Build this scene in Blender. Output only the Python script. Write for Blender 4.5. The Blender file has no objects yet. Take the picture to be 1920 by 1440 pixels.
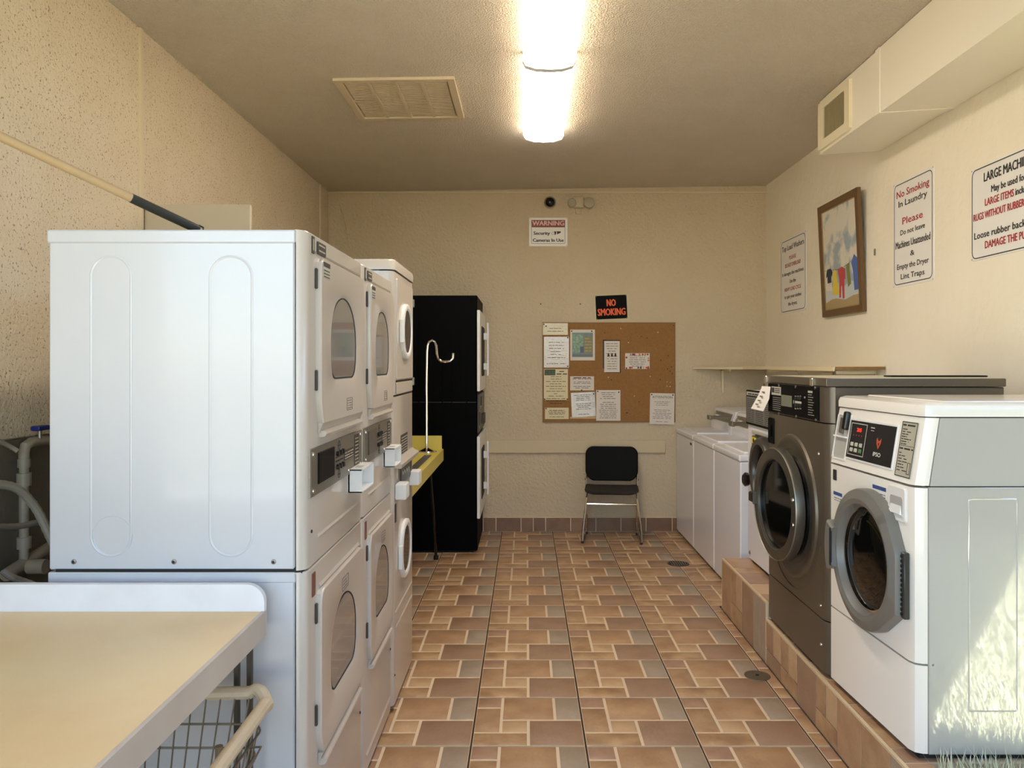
import bpy, bmesh, math, random
from mathutils import Vector, Matrix
RNG = random.Random(11)
SC = bpy.context.scene
COL = SC.collection
PI = math.pi
# ------------------------------------------------------------ camera, world, sun, exposure
FPX, VX, VY, EYE = 1487.0, 987.0, 682.0, 1.55
cd = bpy.data.cameras.new('camera'); cam = bpy.data.objects.new('camera', cd); COL.objects.link(cam)
cam.location = (0, 0, EYE); cam.rotation_euler = (PI/2, 0, 0)
cd.sensor_width = 36; cd.lens = FPX/1920*36
cd.shift_x = (960-VX)/1920; cd.shift_y = (VY-720)/1920
SC.camera = cam
w = bpy.data.worlds.new('sky'); SC.world = w; w.use_nodes = True
nt = w.node_tree; nt.nodes.clear()
wo = nt.nodes.new('ShaderNodeOutputWorld'); bg = nt.nodes.new('ShaderNodeBackground')
sk = nt.nodes.new('ShaderNodeTexSky'); sk.sky_type = 'NISHITA'; sk.sun_disc = False
sk.sun_elevation = math.radians(55); sk.sun_rotation = math.radians(70); sk.dust_density = 0.6; sk.ozone_density = 2.0
nt.links.new(sk.outputs[0], bg.inputs[0]); nt.links.new(bg.outputs[0], wo.inputs[0])
bg.inputs[1].default_value = 0.50
sl = bpy.data.lights.new('sun', 'SUN'); so = bpy.data.objects.new('sun', sl); COL.objects.link(so)
sl.energy = 26.0; sl.angle = math.radians(0.6); sl.color = (1, .96, .88)
so.rotation_euler = Vector((-.3, -.1, -.95)).to_track_quat('-Z', 'Y').to_euler()
SC.view_settings.view_transform = 'Standard'; SC.view_settings.look = 'None'
SC.view_settings.gamma = 1.0; SC.view_settings.use_curve_mapping = False
SC.view_settings.exposure = 0.98
LAMP_STRENGTH = 10.5
SC.cycles.use_denoising = True
SC.cycles.max_bounces = 8; SC.cycles.diffuse_bounces = 5; SC.cycles.glossy_bounces = 4
SC.cycles.sample_clamp_indirect = 6.0
SC.cycles.caustics_reflective = False; SC.cycles.caustics_refractive = False

# ------------------------------------------------------------ helpers
def lin(c):
    return tuple((v/255/12.92 if v/255 <= .04045 else ((v/255+.055)/1.055)**2.4) for v in c[:3])+(1,)
MATS = {}
def M(name, col, rough=.5, metal=0, ior=1.5, coat=0, bump=None, var=None, fleck=None, emit=0, alpha=None):
    """bump=(scale, distance), var=(scale, second colour, amount), fleck=(scale, colour, threshold)"""
    if name in MATS: return MATS[name]
    m = bpy.data.materials.new(name); m.use_nodes = True; MATS[name] = m
    n = m.node_tree.nodes; l = m.node_tree.links; p = n['Principled BSDF']
    p.inputs['Base Color'].default_value = lin(col)
    p.inputs['Roughness'].default_value = rough; p.inputs['Metallic'].default_value = metal
    p.inputs['IOR'].default_value = ior; p.inputs['Coat Weight'].default_value = coat
    p.inputs['Coat Roughness'].default_value = .04
    out = None
    if var or bump or fleck:
        tc = n.new('ShaderNodeTexCoord')
    if var:
        t = n.new('ShaderNodeTexNoise'); t.inputs['Scale'].default_value = var[0]; t.inputs['Detail'].default_value = 5
        l.new(tc.outputs['Object'], t.inputs['Vector'])
        r = n.new('ShaderNodeValToRGB'); r.color_ramp.elements[0].position = .35; r.color_ramp.elements[1].position = .68
        r.color_ramp.elements[0].color = lin(col)
        a = lin(col); b = lin(var[1]); k = var[2]
        r.color_ramp.elements[1].color = tuple(a[i]*(1-k)+b[i]*k for i in range(3))+(1,)
        l.new(t.outputs['Fac'], r.inputs['Fac']); out = r.outputs['Color']; l.new(out, p.inputs['Base Color'])
    if fleck:
        t = n.new('ShaderNodeTexNoise'); t.inputs['Scale'].default_value = fleck[0]; t.inputs['Detail'].default_value = 2
        l.new(tc.outputs['Object'], t.inputs['Vector'])
        r = n.new('ShaderNodeValToRGB'); r.color_ramp.elements[0].position = fleck[2]; r.color_ramp.elements[1].position = fleck[2]+.04
        l.new(t.outputs['Fac'], r.inputs['Fac'])
        x = n.new('ShaderNodeMix'); x.data_type = 'RGBA'; l.new(r.outputs['Color'], x.inputs[0])
        if out: l.new(out, x.inputs[6])
        else: x.inputs[6].default_value = lin(col)
        x.inputs[7].default_value = lin(fleck[1]); l.new(x.outputs[2], p.inputs['Base Color'])
    if bump:
        t2 = n.new('ShaderNodeTexNoise'); t2.inputs['Scale'].default_value = bump[0]; t2.inputs['Detail'].default_value = 3
        l.new(tc.outputs['Object'], t2.inputs['Vector'])
        bn = n.new('ShaderNodeBump'); bn.inputs['Distance'].default_value = bump[1]; bn.inputs['Strength'].default_value = 1
        l.new(t2.outputs['Fac'], bn.inputs['Height']); l.new(bn.outputs['Normal'], p.inputs['Normal'])
    if emit:
        p.inputs['Emission Color'].default_value = lin(col); p.inputs['Emission Strength'].default_value = emit
    return m

def rrect(x0, x1, y0, y1, r=.01, n=5):
    pts = []
    r = min(r, (x1-x0)/2-1e-5, (y1-y0)/2-1e-5)
    for cx, cy, a in ((x1-r, y1-r, 0), (x0+r, y1-r, 90), (x0+r, y0+r, 180), (x1-r, y0+r, 270)):
        for i in range(n+1):
            t = math.radians(a+90*i/n); pts.append((cx+r*math.cos(t), cy+r*math.sin(t)))
    return pts
def rect(x0, x1, y0, y1): return [(x0, y0), (x1, y0), (x1, y1), (x0, y1)]
def circ(cx, cy, r, n=32, ry=None): return [(cx+r*math.cos(2*PI*i/n), cy+(ry or r)*math.sin(2*PI*i/n)) for i in range(n)]
def polar(poly, c, n=96):
    out = []
    for i in range(n):
        a = 2*PI*(i+.5)/n; dx, dy = math.cos(a), math.sin(a); best = 0
        for k in range(len(poly)):
            ax, ay = poly[k][0]-c[0], poly[k][1]-c[1]; bx, by = poly[(k+1) % len(poly)][0]-c[0], poly[(k+1) % len(poly)][1]-c[1]
            ex, ey = bx-ax, by-ay; den = dx*ey-dy*ex
            if abs(den) < 1e-12: continue
            t = (ax*ey-ay*ex)/den; u = (ax*dy-ay*dx)/den
            if t > 0 and -1e-6 <= u <= 1+1e-6: best = max(best, t)
        out.append((c[0]+dx*best, c[1]+dy*best))
    return out
def grow(poly, c, k): return [(c[0]+(x-c[0])*k, c[1]+(y-c[1])*k) for x, y in poly]

class B:
    def __init__(s, m=None): s.bm = bmesh.new(); s.m = m or Matrix.Identity(4); s.wn = False
    def v(s, co): return s.bm.verts.new(s.m @ Vector(co))
    def face(s, vs):
        try: s.bm.faces.new(vs)
        except ValueError: pass
        return s
    def loft(s, loops, caps=(True, True)):
        """loops: list of (poly, z) with equal counts, or lists of 3d points"""
        rs = []
        for L in loops:
            if isinstance(L, tuple): rs.append([s.v((x, y, L[1])) for x, y in L[0]])
            else: rs.append([s.v(q) for q in L])
        n = len(rs[0])
        for a, b in zip(rs, rs[1:]):
            for i in range(n): s.face([a[i], a[(i+1) % n], b[(i+1) % n], b[i]])
        if caps[0]: s.face(rs[0][::-1])
        if caps[1]: s.face(rs[-1])
        return s
    def prism(s, pts, z0, z1): return s.loft([(pts, z0), (pts, z1)])
    def bprism(s, pts, z0, z1, c, e=.003):
        k = [(x-(x-c[0])/max(math.hypot(x-c[0], y-c[1]), 1e-6)*e, y-(y-c[1])/max(math.hypot(x-c[0], y-c[1]), 1e-6)*e) for x, y in pts]
        return s.loft([(pts, z0), (pts, z1-e), (k, z1)])
    def box(s, x0, x1, y0, y1, z0, z1, r=0, seg=2):
        k0 = len(s.bm.faces)
        vs = [s.v((x, y, z)) for z in (z0, z1) for y in (y0, y1) for x in (x0, x1)]
        fs = []
        for q in ((0, 2, 3, 1), (4, 5, 7, 6), (0, 1, 5, 4), (2, 6, 7, 3), (0, 4, 6, 2), (1, 3, 7, 5)):
            fs.append(s.bm.faces.new([vs[i] for i in q]))
        if r:
            s.wn = s.wn or seg > 1
            es = list({e for f in fs for e in f.edges})
            bmesh.ops.bevel(s.bm, geom=es, offset=r, segments=seg, profile=.5, affect='EDGES')
        return s
    def ring(s, outer, inner, z0, z1, c, n=64):
        o, i = (outer, inner) if len(outer) == len(inner) == 4 else (polar(outer, c, n), polar(inner, c, n))
        return s.loft([(i, z0), (o, z0), (o, z1), (i, z1), (i, z0)], (False, False))
    def cyl(s, p, q, r, n=12, r2=None):
        p, q = Vector(p), Vector(q); d = (q-p).normalized()
        u = d.orthogonal().normalized(); w_ = d.cross(u); r2 = r if r2 is None else r2
        f = lambda c, rr: [tuple(c+u*rr*math.cos(2*PI*i/n)+w_*rr*math.sin(2*PI*i/n)) for i in range(n)]
        return s.loft([f(p, r), f(q, r2)])
    def tube(s, pts, r, n=10, closed=False, sq=None):
        P_ = [Vector(p) for p in pts]; N = len(P_); rs = []; u = None
        for i in range(N):
            a = P_[(i-1) % N] if closed or i else P_[0]; b = P_[(i+1) % N] if closed or i < N-1 else P_[-1]
            d = (b-a).normalized()
            u = d.orthogonal().normalized() if u is None else (u-d*u.dot(d)).normalized()
            w_ = d.cross(u); rr = r[i] if isinstance(r, (list, tuple)) else r
            rs.append([tuple(P_[i]+u*rr*math.cos(2*PI*k/n)+w_*rr*math.sin(2*PI*k/n)) for k in range(n)])
        if closed: rs.append(rs[0]); return s.loft(rs, (False, False))
        return s.loft(rs)
    def lathe(s, prof, c=(0, 0), n=32, caps=(True, True)):
        return s.loft([(circ(c[0], c[1], r, n), z) for r, z in prof], caps)
    def sphere(s, c, r, n=16, sz=1):
        a = s.bm; g = bmesh.ops.create_uvsphere(a, u_segments=n, v_segments=n//2, radius=r)
        for v in g['verts']: v.co = s.m @ (Vector((v.co.x, v.co.y, v.co.z*sz))+Vector(c))
        return s

OFF = {}
def tag(o, label=None, cat=None, group=None, kind=None):
    if label: o['label'] = label
    if cat: o['category'] = cat
    if group: o['group'] = group
    if kind: o['kind'] = kind
    return o
def thing(name, loc, label=None, cat=None, group=None, kind=None, rz=0):
    o = bpy.data.objects.new(name, None); COL.objects.link(o); o.location = loc; o.rotation_euler[2] = rz
    o.empty_display_size = .1
    OFF[o] = Vector(loc) if not rz else Vector((0, 0, 0))
    return tag(o, label, cat, group, kind)
def mesh_of(b, name, mat, off=None, ang=35):
    bm = b.bm
    bmesh.ops.remove_doubles(bm, verts=bm.verts, dist=1e-6)
    bmesh.ops.recalc_face_normals(bm, faces=bm.faces)
    if off is not None: bmesh.ops.translate(bm, verts=bm.verts, vec=-off)
    me = bpy.data.meshes.new(name); bm.to_mesh(me); bm.free()
    for f in me.polygons: f.use_smooth = True
    me.set_sharp_from_angle(angle=math.radians(ang))
    for m_ in (mat if isinstance(mat, (list, tuple)) else [mat]): me.materials.append(m_)
    return me
def part(name, b, mat, parent=None, label=None, kind=None, cat=None, group=None, ang=35):
    if parent is not None: off = OFF[parent]
    else:
        c = [v.co for v in b.bm.verts]
        off = Vector((sum(v.x for v in c)/len(c), sum(v.y for v in c)/len(c), min(v.z for v in c)))
    me = mesh_of(b, name, mat, off, ang)
    o = bpy.data.objects.new(name, me); COL.objects.link(o)
    if parent is not None: o.parent = parent
    else: o.location = off
    if b.wn:
        wm = o.modifiers.new('weighted', 'WEIGHTED_NORMAL'); wm.keep_sharp = True
    OFF[o] = off
    return tag(o, label, cat, group, kind)
def frame(o, ex, ey, en):
    m = Matrix.Identity(4)
    for i, a in enumerate((ex, ey, en)):
        for k in range(3): m[k][i] = a[k]
    for k in range(3): m[k][3] = o[k]
    return m
def f_back(y=7.34, x=0, z=0): return frame((x, y, z), (1, 0, 0), (0, 0, 1), (0, -1, 0))
def f_east(x, y0=0, z=0): return frame((x, y0, z), (0, 1, 0), (0, 0, 1), (1, 0, 0))      # face looking +X, local x runs along +Y
def f_west(x, y0=0, z=0): return frame((x, y0, z), (0, -1, 0), (0, 0, 1), (-1, 0, 0))    # face looking -X, local x runs along -Y
def SP(px, py, X):                     # point of a plane X = const seen in direction (px, py): (Y, Z)
    Y = X*FPX/(px-VX); return (Y, EYE-(py-VY)*Y/FPX)
def FP(px, py, Y): return ((px-VX)*Y/FPX, EYE-(py-VY)*Y/FPX)

_TX = {}
def glyphs(s, bold):
    k = (s, bold)
    if k not in _TX:
        cu = bpy.data.curves.new('t', 'FONT'); cu.body = s; cu.size = 1; cu.offset = bold; cu.resolution_u = 2
        ob = bpy.data.objects.new('t', cu); me = bpy.data.meshes.new_from_object(ob)
        vs = [tuple(v.co) for v in me.vertices]; fs = [tuple(p.vertices) for p in me.polygons]
        bpy.data.objects.remove(ob); bpy.data.curves.remove(cu); bpy.data.meshes.remove(me)
        _TX[k] = (vs, fs)
    return _TX[k]
def write(b, s, cx, cy, h, wid=None, bold=.03, z=.0012, rot=0):
    """lettering centred on (cx, cy): cap height h, total width wid"""
    vs, fs = glyphs(s, 0)
    if bold:
        e = bold*h
        for i, (ax, ay) in enumerate(((-e, 0), (e, 0), (0, e*.7))): _wr(b, vs, fs, cx+ax, cy+ay, h, wid, z+.00004*(i+1), rot)
    return _wr(b, vs, fs, cx, cy, h, wid, z, rot)
def _wr(b, vs, fs, cx, cy, h, wid, z, rot):
    xs = [v[0] for v in vs]; x0, x1 = min(xs), max(xs)
    ky = h/.70; kx = wid/(x1-x0) if wid else ky
    ca, sa = math.cos(rot), math.sin(rot); nv = []
    for v in vs:
        x = (v[0]-(x0+x1)/2)*kx; y = (v[1]-.35)*ky
        nv.append(b.v((cx+x*ca-y*sa, cy+x*sa+y*ca, z)))
    for f in fs: b.face([nv[i] for i in f])
    return b
def scribble(b, x0, x1, y, h, z=.0012, dens=.85, seed=0):
    """one line of print too small to read: word-length dashes"""
    r = random.Random(seed*977+int(y*1e4)); x = x0
    while x < x1:
        w_ = min(r.uniform(2.0, 7.0)*h, x1-x); 
        if w_ > h*.5: b.prism(rect(x, x+w_, y, y+h*.62), z-.0006, z)
        x += w_+h*(.9 if r.random() < dens else 2.5)
    return b

# ------------------------------------------------------------ materials
mWallB = M('plaster_tan', (208, 192, 165), .85, bump=(38, .012), var=(2.0, (198, 181, 151), .5))
mWallR = M('plaster_cream', (243, 235, 216), .85, bump=(14, .006), var=(2.5, (237, 227, 204), .5))
mWallL = M('pebbled_panel', (216, 201, 175), .85, bump=(60, .006), fleck=(115, (158, 130, 102), .625), var=(4, (208, 190, 160), .5))
mCeil = M('popcorn_ceiling', (241, 230, 210), .8, bump=(110, .03), var=(3, (234, 221, 199), .5))
mTrimW = M('painted_strip', (212, 196, 166), .6)
mDuct = M('duct_paint', (240, 234, 216), .6, bump=(9, .003))
mGrout = M('pale_grout', (226, 204, 174), .8, bump=(200, .001))
mJoint = M('dark_joint', (62, 46, 32), .9)
mEnam = M('white_enamel', (224, 223, 224), .22, coat=.3)
mEnamC = M('cream_enamel', (200, 190, 178), .28, coat=.25)
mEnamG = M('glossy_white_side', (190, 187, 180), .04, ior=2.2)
mWhiteP = M('white_plastic', (234, 234, 232), .35)
mEnamL = M('dryer_side_enamel', (204, 205, 208), .24, coat=.2)
mEnamR = M('bright_enamel', (240, 241, 248), .25, coat=.2)
mEnamN = M('warm_white_enamel', (243, 238, 228), .22, coat=.3)
mBlkM = M('matt_black_panel', (10, 10, 10), .6, ior=1.2)
mSeam = M('dark_seam', (30, 30, 30), .8)
mBlack = M('black_plastic', (14, 14, 15), .3)
mBlackS = M('black_cabinet', (2, 2, 3), .55, ior=1.15)
mGreyG = M('smoked_window', (128, 128, 128), .12, coat=.6)
mSteel = M('brushed_plate', (140, 134, 122), .38, metal=.7, bump=(300, .0004))
mChrome = M('chrome', (220, 218, 214), .12, metal=1)
mGreyW = M('grey_steel_body', (106, 96, 82), .36, metal=.45)
mGreyD = M('grey_door_plastic', (118, 116, 110), .35)
mGreyD2 = M('dark_grey_ring', (74, 72, 68), .28, metal=.4)
mDrum = M('drum_glass', (14, 14, 12), .05)
mScreen = M('dark_screen', (6, 6, 6), .5, ior=1.25)
mYell = M('yellow_laminate', (206, 190, 92), .4)
mCount = M('beige_laminate', (234, 210, 162), .45, var=(3, (226, 194, 142), .8), bump=(60, .0006))
mCountE = M('counter_edge', (200, 190, 178), .6, var=(6, (182, 170, 158), .5))
mCountB = M('white_backsplash', (238, 238, 240), .5, var=(9, (226, 224, 226), .6))
mCork = M('cork', (154, 112, 66), .9, bump=(160, .002), var=(60, (138, 98, 54), .6))
mPaper = M('paper', (222, 214, 204), .8)
mPaperY = M('cream_paper', (226, 214, 176), .8)
mPaperTan = M('tan_paper', (196, 170, 116), .5)
mPlasticSleeve = M('plastic_sleeve', (200, 190, 188), .15, coat=1, bump=(22, .02))
mInk = M('ink', (46, 42, 42), .7)
mInkG = M('grey_ink', (120, 112, 106), .7)
mSign = M('sign_white', (238, 236, 232), .4)
mSignRed = M('sign_red', (170, 44, 48), .5)
mSignDk = M('sign_dark_red', (130, 14, 18), .4)
mOrange = M('sign_orange', (238, 96, 34), .5)
mBlk = M('sign_black', (8, 7, 8), .6, ior=1.2)
mPipe = M('pvc_pipe', (150, 140, 120), .5)
mHose = M('hose', (146, 138, 122), .5)
mBlue = M('blue_handle', (20, 36, 110), .4)
mRubber = M('rubber', (18, 18, 18), .7)
mWoodRaw = M('raw_wood', (150, 112, 62), .7, var=(30, (120, 84, 40), .6))
mShelf = M('shelf_paint', (222, 208, 172), .6)
mVinyl = M('beige_vinyl', (206, 190, 162), .5, bump=(40, .003))
mWire = M('wire_grey', (120, 112, 100), .4, metal=.5)
mFrameW = M('picture_frame', (104, 76, 46), .45)
mSeatB = M('black_vinyl', (7, 8, 8), .7, ior=1.3, bump=(120, .0008))
mSeatF = M('seat_fabric', (44, 40, 38), .9, bump=(300, .001))
mLCD = M('lcd', (118, 122, 104), .3)
mYelLab = M('yellow_label', (236, 212, 30), .5)
mLabG = M('grey_label', (190, 186, 172), .5)
mLabDk = M('dark_label', (66, 60, 54), .5)
mRed = M('red_digits', (255, 40, 30), .5, emit=1.0)
mBlueL = M('blue_label', (60, 84, 140), .5)
# ------------------------------------------------------------ the setting
XL, XR, YB = -1.83, 2.216, 7.34
def ceil_z(x): return 3.165+.0145*x
# floor slab + tiles
fl = part('floor', B().box(-1.95, 1.24, -.6, 5.02, -.12, -.005).box(-1.95, 2.3, 5.02, 7.5, -.12, -.005), mJoint, kind='structure')
S_ = .4675; GX, GY = -.2255, 2.748
tm = [M('tile_red', (179, 143, 118), .38, coat=.1, var=(14, (161, 124, 99), .8), bump=(60, .0015)),
      M('tile_tan', (191, 156, 119), .38, coat=.1, var=(9, (161, 124, 91), .9), bump=(60, .0015)),
      M('tile_ochre', (193, 156, 119), .38, coat=.1, var=(8, (168, 130, 97), .9), bump=(60, .0015)),
      M('tile_grey', (173, 156, 136), .38, coat=.1, var=(12, (159, 141, 121), .7), bump=(60, .0015)),
      M('tile_light', (208, 175, 136), .38, coat=.1, var=(12, (191, 155, 116), .8), bump=(60, .0015)),
      M('tile_sand', (200, 165, 124), .38, coat=.1, var=(10, (161, 124, 91), .95), bump=(60, .0015)),
      M('tile_brown', (168, 136, 111), .38, coat=.1, var=(9, (154, 123, 97), .8), bump=(60, .0015))]
PAT = [(0, .25, .76, 1, 0), (0, .25, .25, .76, 1), (.25, .75, .5, 1, 2), (.75, 1, .5, 1, 3), (.25, .5, .25, .5, 4), (0, .5, 0, .25, 5), (.5, 1, 0, .5, 6)]
def stone(b, x0, x1, y0, y1, z0, z1):
    if x1-x0 < .006 or y1-y0 < .006: return b
    e = .002
    return b.loft([(rect(x0, x1, y0, y1), z0), (rect(x0, x1, y0, y1), z1-.0012), (rect(x0+e, x1-e, y0+e, y1-e), z1)])
for r_ in range(-5, 10):
    for c_ in range(-4, 5):
        x0 = GX+(c_)*S_*.998; y0 = GY+r_*S_*1.0015
        x1 = min(x0+S_, 1.238) if y0 < 4.9 else min(x0+S_, 1.70); y1 = min(y0+S_, 7.34)
        x0c = max(x0, -1.82)
        if x1-x0c < .03: continue
        if c_ < -2 and r_ < 4: continue                      # under the machines
        t = part('tile', B().box(x0c+.0045, x1-.0045, y0+.003, y1-.003, -.02, -.0016), mGrout, fl)
        sep = 0 <= r_ <= 6 and c_ >= -1
        jb = {}
        for (u0, u1, v0, v1, k) in PAT:
            g = .0065
            a0, a1 = max(x0+u0*S_+g, x0c+.005), min(x0+u1*S_-g, x1-.005)
            b0, b1 = y0+v0*S_+g, min(y0+v1*S_-g, y1-.005)
            if a1-a0 < .01 or b1-b0 < .01: continue
            if sep:
                part('stone', stone(B(), a0, a1, b0, b1, -.004, 0), tm[k], t)
            else:
                stone(jb.setdefault(k, B()), a0, a1, b0, b1, -.004, 0)
        for k, bb in jb.items(): part('stone', bb, tm[k], t, kind='stuff')

# walls
part('wall_back', B().box(XL-.15, XR+.15, YB, YB+.15, -.1, 3.4), mWallB, kind='structure')
wr = part('wall_right', B().box(XR, XR+.14, 2.66, YB+.15, -.1, 3.4), mWallR, kind='structure')
wl = part('wall_left', B().box(XL-.15, XL-.012, .3, YB+.15, -.1, 3.4), mWallL, kind='structure')
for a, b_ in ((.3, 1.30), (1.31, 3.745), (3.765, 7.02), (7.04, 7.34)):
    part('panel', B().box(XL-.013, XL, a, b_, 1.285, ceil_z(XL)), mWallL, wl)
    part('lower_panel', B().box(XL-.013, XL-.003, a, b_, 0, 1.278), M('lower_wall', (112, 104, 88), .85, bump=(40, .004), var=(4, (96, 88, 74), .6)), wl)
for y in (1.305, 3.755, 7.03): part('trim_1', B().box(XL-.01, XL+.012, y-.016, y+.016, 0, ceil_z(XL), .003), mTrimW, kind='structure')
# ceiling and added unseen overhang, its slanted edge shaped to shade the lawn
c = B(); pts = [(XL-.15, -1.3), (5.4, -1.3), (4.26, .27), (2.36, 2.75), (2.36, 7.49), (XL-.15, 7.49)]
c.loft([[(x, y, ceil_z(x)) for x, y in pts], [(x, y, ceil_z(x)+.2) for x, y in pts]])
part('ceiling', c, mCeil, kind='structure')
part('trim_2', B().box(XL, XR, 7.325, 7.34, 3.125, 3.142), mTrimW, kind='structure')
# back baseboard of tile
bb = part('baseboard_back', B().box(XL, 1.62, 7.328, 7.34, 0, .13), mGrout, kind='structure')
js = [FP(p, 980, 7.32)[0] for p in (906, 930, 977, 1000, 1023, 1070, 1094, 1117.5, 1164.5, 1211.5, 1260.5, 1284, 1331)]
xx = js[0]; 
while xx > XL+.2: xx -= .235; js.insert(0, xx)
tb_ = [M('shaded_brown', (140, 108, 82), .4, var=(9, (120, 90, 66), .7)), M('shaded_tan', (152, 120, 90), .4, var=(9, (132, 100, 74), .7)), M('shaded_dark', (132, 100, 78), .4, var=(9, (116, 86, 64), .7))]  # floor tile colours darkened, painting in the fall of light at the back
bc = [6, 2, 0, 1, 2, 1, 6, 2, 6, 2, 0, 1, 2, 6, 0, 2]
for i in range(len(js)-1):
    part('tile', B(f_back(7.328)).box(max(js[i], XL+.005)+.004, js[i+1]-.004, .004, .126, -.001, .006, .0015, 1), tb_[bc[i % 16] % 3], bb)
# painted plank screwed to back wall
pk = thing('wall_plank', (.4, 7.33, .727), 'painted horizontal plank fixed low on the back wall behind the chair', 'plank')
part('board', B(f_back(7.34)).box(FP(905, 0, 7.33)[0]-.6, FP(1247, 0, 7.33)[0], .727, .842, 0, .026, .002, 1), M('plank_paint', (208, 192, 160), .7), pk)
for x in (1.24, .72, .2, -.25): part('screw', B(f_back(7.316)).lathe([(.006, 0), (.004, .003)], (x, .80), 8), mTrimW, pk)

# outdoors
part('patio', B().box(-6, 1.24, -6, -.6, -.12, -.004), M('concrete', (176, 170, 158), .9, var=(3, (160, 152, 140), .6)), kind='structure')
soil = part('ground', B().box(1.34, 9, -6, 2.6, -.12, .2), M('soil_green', (84, 84, 60), .95, var=(8, (104, 104, 76), .8)), kind='structure')
far = part('ground', B().box(-30, 30, -40, -6, -.2, -.01), M('soil_green', (112, 118, 84), .95), kind='structure')
part('unseen_blocker', B().box(4.7, 4.9, -1.2, 4.0, .1, 2.9), M('blocker_dark', (64, 62, 54), .9, bump=(20, .01)), kind='structure')  # added unseen slab, cuts side daylight on the left wall
part('unseen_blocker', B().box(1.36, 9, -1.45, -1.2, .1, 2.6), M('blocker_dark', (64, 62, 54), .9, bump=(20, .01)), kind='structure')  # added unseen dark slab, dims the washer side and what it reflects
vs = []; fs = []
for i in range(34000):
    u = RNG.random()
    x = 1.345+(u**1.4)*3.2; y = 2.595-(RNG.random()**1.2)*3.5
    h = RNG.uniform(.03, .10); a = RNG.uniform(0, 2*PI); ln = RNG.uniform(.1, .9)*h; ww = RNG.uniform(.0025, .005)
    dx, dy = math.cos(a), math.sin(a)
    tx, ty = x+dx*ln, min(y+dy*ln, 2.61)
    k = len(vs)
    vs += [(x-dy*ww, y+dx*ww, .198), (x+dy*ww, y-dx*ww, .198), (tx, ty, .2+h)]
    fs.append((k, k+1, k+2))
gm = bpy.data.meshes.new('lawn_grass'); gm.from_pydata([(a-3, b_-1, c_-.2) for a, b_, c_ in vs], [], fs); gm.update()
mG = M('grass_blade', (196, 200, 164), .6, var=(30, (236, 234, 214), .9)); gm.materials.append(mG)
go = bpy.data.objects.new('lawn_grass', gm); COL.objects.link(go); go.location = (3, 1, .2)
tag(go, 'short sunlit grass outside at the foot of the near white washer', 'grass', kind='stuff')

# ------------------------------------------------------------ tiled platform under the right machines
pf = thing('tiled_platform', (1.24, 2.0, 0), 'long low tiled curb platform stepping up under the machines on the right', 'platform')
part('core', B().box(1.243, 1.337, -.5, 2.62, -.02, .229).box(1.243, 2.21, 2.62, 4.095, -.02, .229).box(1.243, 2.21, 4.1, 5.02, -.02, .317), mGrout, pf)
def facing(y0, y1, ztop, seq):
    y = y1; i = 0; m = f_east(1.243)
    m = frame((1.243, 0, 0), (0, 1, 0), (0, 0, 1), (-1, 0, 0))
    while y > y0+.02:
        kind = seq[i % len(seq)]; i += 1
        if kind == 'big':
            a = max(y-.232, y0)
            part('tile', B(m).box(a+.004, y-.003, .003, ztop-.012, 0, .006, .0012, 1), tm[(6, 2, 1, 6)[i % 4]], pf); y = a
        elif kind == 'grey':
            a = max(y-.117, y0)
            part('tile', B(m).box(a+.004, y-.003, .003, ztop-.012, 0, .006, .0012, 1), tm[3], pf); y = a
        else:
            a = max(y-.234, y0); mid = (a+y)/2; zb = ztop*.36
            part('tile', B(m).box(a+.004, y-.003, .003, zb-.003, 0, .006, .0012, 1), tm[6 if i % 2 else 5], pf)
            part('tile', B(m).box(a+.004, mid-.003, zb+.003, ztop-.012, 0, .006, .0012, 1), tm[4 if i % 3 else 2], pf)
            part('tile', B(m).box(mid+.003, y-.003, zb+.003, ztop-.012, 0, .006, .0012, 1), tm[0 if i % 2 else 1], pf); y = a
facing(4.10, 5.02, .32, ['big', 'pair', 'big', 'grey', 'grey'])
facing(1.2, 4.095, .232, ['pair', 'pair', 'big', 'pair', 'big', 'big', 'grey', 'pair', 'big'])
def topping(y0, y1, x1, z):
    y = y1; i = 0
    while y > y0+.02:
        a = max(y-(.235, .117, .235, .2)[i % 4], y0)
        part('tile', B().box(1.252, x1, a+.004, y-.004, z-.004, z, .0012, 1), tm[(2, 5, 6, 4, 1)[i % 5]], pf); y = a; i += 1
topping(4.10, 5.02, 1.50, .32); topping(2.62, 4.095, 1.42, .232); topping(1.2, 2.62, 1.335, .232)
part('edge_trim', B().box(1.236, 1.250, 4.098, 5.022, .308, .3215, .003).box(1.236, 1.250, 1.2, 4.098, .220, .2335, .003), M('edge_bead', (214, 190, 154), .5), pf)
for yv in (4.097, 5.02):
    part('edge_trim', B().box(1.236, 1.25, yv-.004, yv+.004, 0, .31, .002), M('edge_bead', (214, 190, 154), .5), pf)
mEnd = frame((1.243, 5.02, 0), (1, 0, 0), (0, 0, 1), (0, 1, 0))

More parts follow.
